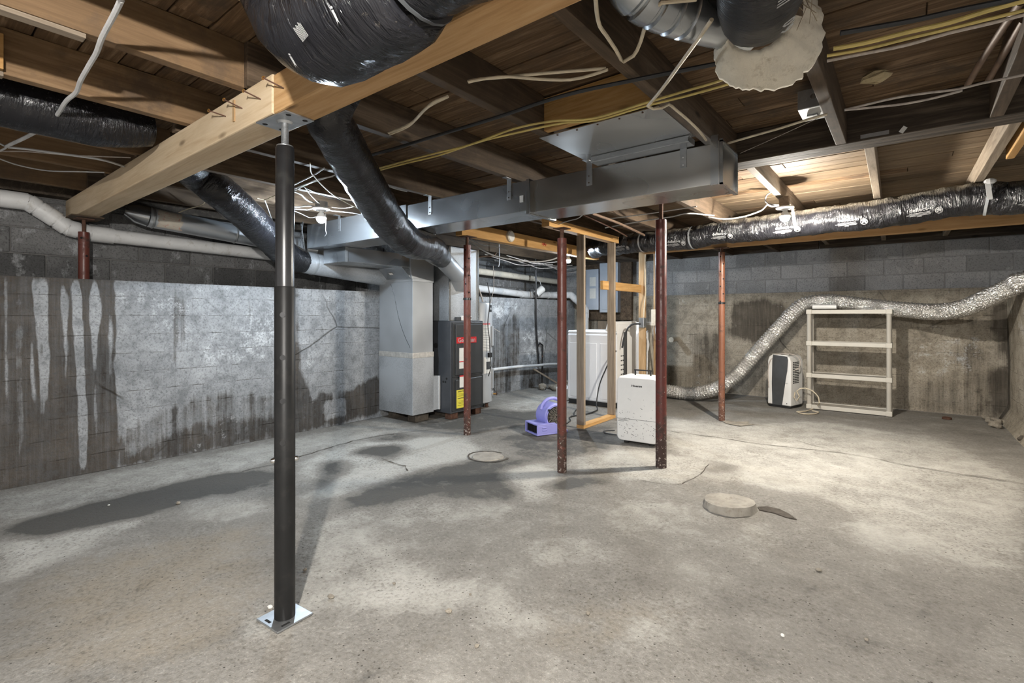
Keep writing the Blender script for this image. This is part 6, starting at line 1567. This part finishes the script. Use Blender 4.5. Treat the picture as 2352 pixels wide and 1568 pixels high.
# ------------------------------------------------------------------ ceiling bits
oj = thing('junction_box', 'galvanised ceiling junction box with round knockouts on the joist at the upper right', 'electrical box', (-0.36, 2.75, 2.15))
MB().box(-0.40, -0.305, 2.68, 2.86, 2.165, 2.255).build('box', MT['steel_zinc'], oj, bevel=0.003)
for a in (-0.375, -0.335):
    MB().cyl((a, 2.6785, 2.215), (a, 2.681, 2.215), 0.013, n=14).build('knockout', MT['galv'], oj)
MB().box(-0.375, -0.33, 2.77, 2.83, 2.158, 2.165).build('cable_clamp', MT['galv'], oj, bevel=0.002)
nest = stone_at((-0.108, 2.783, 2.250), 0.045, 77, 'dried pale foam lump stuck to the boards at the upper right', 'foam', 'foam lump')
nest.name = 'foam_lump'
mp = MB().box(*sorted(((-0.189, 3.193, 2.130)[0], (-0.067, 3.240, 2.130)[0])), 3.235, 3.2395, 2.14, 2.16).build('mending_plate', MT['steel_zinc'], None, loc=(-0.15, 3.237, 2.15))
tag(mp, 'flat steel mending plate on the face of the dark header', 'plate')
scp = MB().bar((-0.02, 3.235, 2.135), (0.0, 3.233, 2.16), 0.02, 0.004, (0, 1, 0)).build('paint_flake', MT['paper'], None, loc=(0, 3.235, 2.135))
tag(scp, 'white flake stuck on the dark header beam', 'flake')
def wire(label, pts, r, mat, name='cable', n=8):
    path = catmull(pts, 0.035)
    ob = MB().tube(path, r, n).build(name, MT[mat], None, smooth=True, loc=pts[0])
    return tag(ob, label, 'cable')
def wire_on(label, pts, *a):
    """a cable that keeps going straight past its last point"""
    A, B = Vector(pts[-2]), Vector(pts[-1]); d = (B - A).normalized()
    return wire(label, list(pts) + [tuple(B + d * 0.5), tuple(B + d * 1.0)], *a)
wire('white twisted cable crossing the joists at the upper left corner', [(-1.2, 0.43, 2.10)] + [(-1.714, 0.422, 2.105), (-1.768, 0.428, 2.105), (-1.874, 0.436, 2.105), (-2.051, 0.447, 2.105), (-2.185, 0.461, 2.105), (-2.320, 0.468, 2.105), (-2.497, 0.478, 2.105), (-2.643, 0.492, 2.105), (-2.783, 0.486, 2.105), (-3.018, 0.494, 2.105), (-3.256, 0.486, 2.105), (-3.508, 0.458, 2.105), (-3.780, 0.418, 2.105)], 0.0085, 'cable_white')
wire('white cable end running off the left edge below the twisted one', [(-3.691, 0.337, 2.105), (-3.750, 0.390, 2.105), (-3.790, 0.419, 2.105), (-3.909, 0.407, 2.105), (-4.029, 0.368, 2.105)], 0.005, 'cable_white')
wire('white cable running from the left corner under the pale beam', [(-3.815, 0.427, 2.110), (-3.777, 0.493, 2.110), (-3.735, 0.630, 2.110), (-3.691, 0.794, 2.110), (-3.749, 0.922, 2.110)], 0.0065, 'cable_white')
wire('thin white cable sagging below the others at the left edge', [(-4.071, 0.355, 2.115), (-4.161, 0.433, 2.115), (-4.248, 0.526, 2.115), (-4.261, 0.656, 2.115), (-4.135, 0.780, 2.115), (-4.029, 0.889, 2.115)], 0.004, 'cable_white')
wire('thin pale wire crossing the left joist bays', [(-4.011, 0.383, 2.115), (-3.858, 0.504, 2.115), (-3.747, 0.669, 2.115), (-3.531, 0.899, 2.115)], 0.0035, 'cable_grey')
wire('black cable strung across the joists behind the beam', [(-2.396, 1.735, 2.115), (-2.153, 1.750, 2.115), (-1.883, 1.754, 2.115), (-1.487, 1.766, 2.115), (-1.236, 1.759, 2.115), (-1.048, 1.770, 2.115), (-0.856, 1.810, 2.115), (-0.666, 1.854, 2.115), (-0.506, 1.894, 2.115)], 0.0085, 'cable_black')
wire_on('black cable continuing at the upper right beside the insulation', [(-0.166, 1.929, 2.115), (-0.087, 1.954, 2.115), (0.021, 1.986, 2.115), (0.133, 2.006, 2.115), (0.238, 2.032, 2.115), (0.292, 2.039, 2.115)], 0.0085, 'cable_black')
wire('upper yellow cable crossing the joists above the trunk', [(-2.583, 1.902, 2.105), (-2.307, 1.908, 2.105), (-2.062, 1.921, 2.105), (-1.812, 1.937, 2.105), (-1.494, 1.905, 2.105), (-1.290, 1.942, 2.105), (-1.131, 2.028, 2.105), (-0.875, 2.020, 2.105), (-0.723, 2.013, 2.105), (-0.585, 2.010, 2.105), (-0.485, 1.991, 2.105)], 0.0055, 'cable_yellow')
wire('lower yellow cable crossing the joists above the trunk', [(-2.581, 1.927, 2.105), (-2.307, 1.940, 2.105), (-2.065, 1.957, 2.105), (-1.749, 1.936, 2.105), (-1.505, 1.955, 2.105), (-1.272, 1.989, 2.105), (-1.126, 2.058, 2.105), (-0.888, 2.050, 2.105), (-0.722, 2.060, 2.105), (-0.583, 2.059, 2.105), (-0.477, 2.051, 2.105)], 0.0055, 'cable_yellow')
wire_on('flat yellow cable at the upper right, upper of two', [(-0.192, 2.006, 2.105), (-0.102, 2.028, 2.105), (-0.000, 2.034, 2.105), (0.106, 2.048, 2.105), (0.193, 2.038, 2.105), (0.268, 2.040, 2.105), (0.310, 2.043, 2.105)], 0.0075, 'cable_yellow')
wire_on('flat yellow cable at the upper right, lower of two', [(-0.215, 2.046, 2.105), (-0.104, 2.075, 2.105), (-0.000, 2.082, 2.105), (0.108, 2.092, 2.105), (0.198, 2.098, 2.105), (0.276, 2.104, 2.105), (0.319, 2.106, 2.105)], 0.0055, 'cable_yellow')
wire_on('white rope stretched below the yellow cables at the upper right', [(-0.218, 2.076, 2.100), (-0.106, 2.098, 2.100), (-0.000, 2.118, 2.100), (0.109, 2.112, 2.100), (0.201, 2.121, 2.100), (0.278, 2.123, 2.100), (0.322, 2.125, 2.100)], 0.0055, 'cable_grey', 'rope')
wire('cream cable between two joists in the middle bay, straighter one', [(-1.351, 1.432, 2.120), (-1.297, 1.448, 2.120), (-1.230, 1.487, 2.120), (-1.108, 1.548, 2.120), (-0.964, 1.627, 2.120), (-0.876, 1.675, 2.120)], 0.006, 'cable_cream')
wire('cream cable between two joists in the middle bay, sagging one', [(-1.338, 1.421, 2.110), (-1.276, 1.438, 2.110), (-1.193, 1.481, 2.110), (-1.107, 1.575, 2.110), (-1.017, 1.651, 2.110), (-0.932, 1.669, 2.110), (-0.867, 1.669, 2.110)], 0.006, 'cable_cream')
wire('cream cable slanting across the bay left of the middle joist', [(-2.047, 1.587, 2.120), (-1.913, 1.582, 2.120), (-1.829, 1.565, 2.120), (-1.706, 1.515, 2.120), (-1.602, 1.480, 2.120), (-1.510, 1.476, 2.120)], 0.006, 'cable_cream')
wire('cream cable slanting beside its twin left of the middle joist', [(-2.073, 1.615, 2.125), (-1.924, 1.604, 2.125), (-1.819, 1.569, 2.125), (-1.660, 1.507, 2.125), (-1.519, 1.489, 2.125)], 0.005, 'cable_cream')
wire('cream cable looping down from the boards and up to the elbow', [(-0.704, 1.282, 2.125), (-0.742, 1.359, 2.125), (-0.768, 1.426, 2.125), (-0.776, 1.483, 2.125), (-0.793, 1.590, 2.125), (-0.808, 1.680, 2.125), (-0.761, 1.663, 2.125), (-0.710, 1.602, 2.125), (-0.654, 1.516, 2.125), (-0.608, 1.451, 2.125), (-0.566, 1.432, 2.125), (-0.523, 1.456, 2.125), (-0.480, 1.480, 2.125)], 0.0065, 'cable_cream')
wire('cream cable hanging straight from the sleeve to the yellow cables', [(-0.448, 1.516, 2.070), (-0.521, 1.606, 2.070), (-0.619, 1.723, 2.070), (-0.737, 1.864, 2.070), (-0.840, 1.975, 2.070)], 0.0065, 'cable_cream')
wire('cream cable wandering along the joist to the trunk end', [(-0.871, 2.042, 2.100), (-0.864, 2.088, 2.100), (-0.831, 2.102, 2.100), (-0.794, 2.086, 2.100), (-0.790, 2.158, 2.100), (-0.787, 2.303, 2.100), (-0.791, 2.472, 2.100), (-0.805, 2.631, 2.100)], 0.006, 'cable_cream')
wire('pale dusty cable from the trunk end up to the junction box', [(-0.738, 2.778, 2.110), (-0.607, 2.743, 2.110), (-0.483, 2.713, 2.110), (-0.367, 2.674, 2.110), (-0.278, 2.654, 2.110)], 0.006, 'cable_cream')
wire('thin thread sagging from the junction box to the trunk end', [(-0.738, 3.026, 2.120), (-0.605, 2.929, 2.120), (-0.463, 2.822, 2.120), (-0.300, 2.694, 2.120)], 0.0015, 'cable_grey')
wire_on('dusty cable right of the middle joist, upper strand', [(-0.213, 2.660, 2.115), (-0.134, 2.653, 2.115), (-0.029, 2.647, 2.115), (0.084, 2.674, 2.115), (0.166, 2.703, 2.115), (0.242, 2.691, 2.115), (0.354, 2.698, 2.115), (0.407, 2.688, 2.115)], 0.005, 'cable_grey')
wire('dusty cable right of the middle joist, lower strand', [(-0.211, 2.636, 2.105), (-0.104, 2.680, 2.105), (-0.000, 2.717, 2.105), (0.099, 2.719, 2.105), (0.179, 2.700, 2.105)], 0.005, 'cable_grey')
wire('white cable hanging from the right lamp to the pale joist', [(-0.84, 4.80, 2.15), (-0.90, 4.72, 2.13), (-0.93, 4.70, 2.15), (-0.98, 4.76, 2.12), (-1.12, 4.78, 2.085), (-1.30, 4.78, 2.08), (-1.44, 4.78, 2.115)], 0.007, 'cable_white')
wire('white cable coiled above the right lamp', [(-0.83, 4.77, 2.145), (-0.90, 4.74, 2.15), (-0.95, 4.74, 2.18), (-0.94, 4.74, 2.24), (-0.88, 4.76, 2.27)], 0.006, 'cable_white')
wire('white cable under the boards behind the trunk, lower of two', [(-2.425, 4.618, 2.100), (-2.047, 4.520, 2.100), (-1.688, 4.477, 2.100), (-1.509, 4.419, 2.100), (-1.357, 4.662, 2.100)], 0.006, 'cable_white')
wire('white cable under the boards behind the trunk, upper of two', [(-2.188, 4.253, 2.110), (-1.847, 4.264, 2.110), (-1.522, 4.239, 2.110), (-1.371, 4.228, 2.110)], 0.005, 'cable_white')
wire('white cable drooping between red post and stud frame', [(-2.774, 4.175, 2.090), (-2.603, 4.069, 2.090), (-2.467, 4.008, 2.090), (-2.339, 3.950, 2.090), (-2.090, 3.671, 2.090)], 0.005, 'cable_white')
# the tangle round the left lamp
wire('white cable from behind the black post up to the drooping duct, upper of three', [(-3.435, 1.784, 2.100), (-3.198, 1.752, 2.100), (-2.983, 1.722, 2.100), (-2.790, 1.682, 2.100)], 0.0043, 'cable_white')
wire('white cable from behind the black post up to the drooping duct, middle of three', [(-3.502, 1.835, 2.105), (-3.267, 1.821, 2.105), (-3.073, 1.805, 2.105), (-2.928, 1.827, 2.105)], 0.0043, 'cable_white')
wire('white cable from behind the black post up to the drooping duct, lowest of three', [(-3.541, 1.879, 2.110), (-3.240, 1.838, 2.110), (-3.037, 1.830, 2.110), (-2.809, 1.830, 2.110)], 0.0036, 'cable_white')
wire('cream cable hanging down across the tangle near the left lamp', [(-2.738, 1.559, 2.090), (-2.900, 1.657, 2.090), (-2.974, 1.722, 2.090), (-3.131, 1.871, 2.090), (-3.316, 2.069, 2.090), (-3.466, 2.277, 2.090), (-3.572, 2.458, 2.090)], 0.0043, 'cable_cream')
wire('thick white cable bending into the left lamp holder', [(-3.531, 1.887, 2.110), (-3.579, 1.967, 2.110), (-3.664, 2.042, 2.110), (-3.744, 2.131, 2.110), (-3.737, 2.195, 2.110)], 0.0058, 'cable_white')
wire('white cable running level to the left lamp holder, upper', [(-3.960, 1.985, 2.090), (-3.927, 2.114, 2.090), (-3.841, 2.141, 2.090), (-3.779, 2.189, 2.090)], 0.0050, 'cable_white')
wire('white cable running level to the left lamp holder, lower', [(-4.099, 2.055, 2.085), (-3.985, 2.145, 2.085), (-3.947, 2.219, 2.085), (-3.795, 2.210, 2.085)], 0.0043, 'cable_white')
wire('thin white cable sagging below the left lamp holder', [(-3.987, 2.071, 2.080), (-4.103, 2.247, 2.080), (-4.218, 2.401, 2.080), (-4.141, 2.411, 2.080)], 0.0029, 'cable_white')
wire('white cable running right from the left lamp behind the duct', [(-3.884, 2.382, 2.100), (-3.858, 2.470, 2.100), (-3.817, 2.573, 2.100), (-3.825, 2.714, 2.100)], 0.0043, 'cable_white')
wire('thin wire looping from the post past the left lamp', [(-3.316, 1.848, 2.100), (-3.519, 2.014, 2.100), (-3.711, 2.199, 2.100), (-3.745, 2.316, 2.100), (-3.704, 2.413, 2.100), (-3.574, 2.430, 2.100)], 0.003, 'cable_grey')
wire('thin black wire arching above the left lamp', [(-3.320, 1.819, 2.110), (-3.420, 1.974, 2.110), (-3.505, 2.168, 2.110), (-3.489, 2.312, 2.110), (-3.432, 2.476, 2.110)], 0.003, 'cable_black')
wire('white cable along the joist right of the drooping duct', [(-2.860, 2.128, 2.120), (-2.893, 2.235, 2.120), (-2.913, 2.328, 2.120), (-2.911, 2.427, 2.120)], 0.0036, 'cable_white')
wire('pale cable hooked over the duct left of the black post', [(-3.913, 1.792, 2.100), (-3.909, 1.850, 2.100), (-3.779, 1.844, 2.100), (-3.646, 1.828, 2.100)], 0.0036, 'cable_cream')
wire('white strap hanging left of the black post', [(-3.851, 1.822, 2.080), (-4.066, 1.945, 2.080), (-4.347, 2.102, 2.080), (-4.649, 2.273, 2.080)], 0.0043, 'cable_white')
wire('pale cable from the galvanised pipe up behind the pale beam', [(-5.0, 1.62, 2.10), (-4.85, 1.64, 2.115), (-4.62, 1.66, 2.12), (-4.5, 1.66, 2.15)], 0.0043, 'cable_cream')
# far wall wiring
wire('long white cable sagging across the far wall from the furnace to the red brown post', [(-4.326, 4.484, 2.169), (-4.207, 4.578, 2.072), (-4.037, 4.712, 1.953), (-3.825, 4.880, 1.888), (-3.612, 5.047, 1.866), (-3.464, 5.165, 1.888), (-3.357, 5.249, 1.942)], 0.008, 'cable_white')
wire('thin white cable over the far wall, left of the camera', [(-4.396, 4.556, 2.212), (-4.297, 4.634, 2.146), (-4.189, 4.720, 2.091), (-4.059, 4.822, 2.069), (-3.951, 4.907, 2.020)], 0.005, 'cable_white')
wire('thin black wire hanging down to the water heater, left strand', [(-4.182, 4.598, 1.953), (-4.173, 4.604, 1.817), (-4.182, 4.598, 1.655), (-4.190, 4.591, 1.384), (-4.182, 4.598, 1.113), (-4.199, 4.584, 0.843)], 0.004, 'cable_black')
wire('thin grey wire hanging between the pipes and the copper stub', [(-4.479, 5.255, 1.887), (-4.474, 5.259, 1.586), (-4.503, 5.236, 1.405), (-4.512, 5.229, 1.224), (-4.484, 5.251, 1.043), (-4.408, 5.311, 0.971)], 0.004, 'cable_grey')
wire('white cable hung by the upper plastic pipe, vertical', [((-4.610, 5.534, 2.231)[0], (-4.610, 5.534, 2.231)[1], 2.31)] + [(-4.610, 5.534, 2.231), (-4.605, 5.538, 1.980), (-4.615, 5.530, 1.904)], 0.008, 'cable_white')
rr = random.Random(33)
far = ('first', 'second', 'third', 'fourth', 'fifth', 'sixth')
for k in range(6):
    a = Vector((-5.05 + rr.uniform(0, 0.5), 5.4 + k * 0.3, 2.08)); b = a + Vector((rr.uniform(-0.1, 0.35), 1.0 + rr.uniform(0, 0.6), rr.uniform(-0.06, 0.02)))
    mid = (a + b) / 2 + Vector((0, 0, -rr.uniform(0.03, 0.11)))
    wire('tangled grey cable high over the far left wall, %s from the furnace' % far[k], [a, a.lerp(mid, 0.5) + Vector((0.05, 0, -0.02)), mid, b], 0.006, 'cable_grey')

for o in bpy.data.objects:
    if '_loc' in o: del o['_loc']
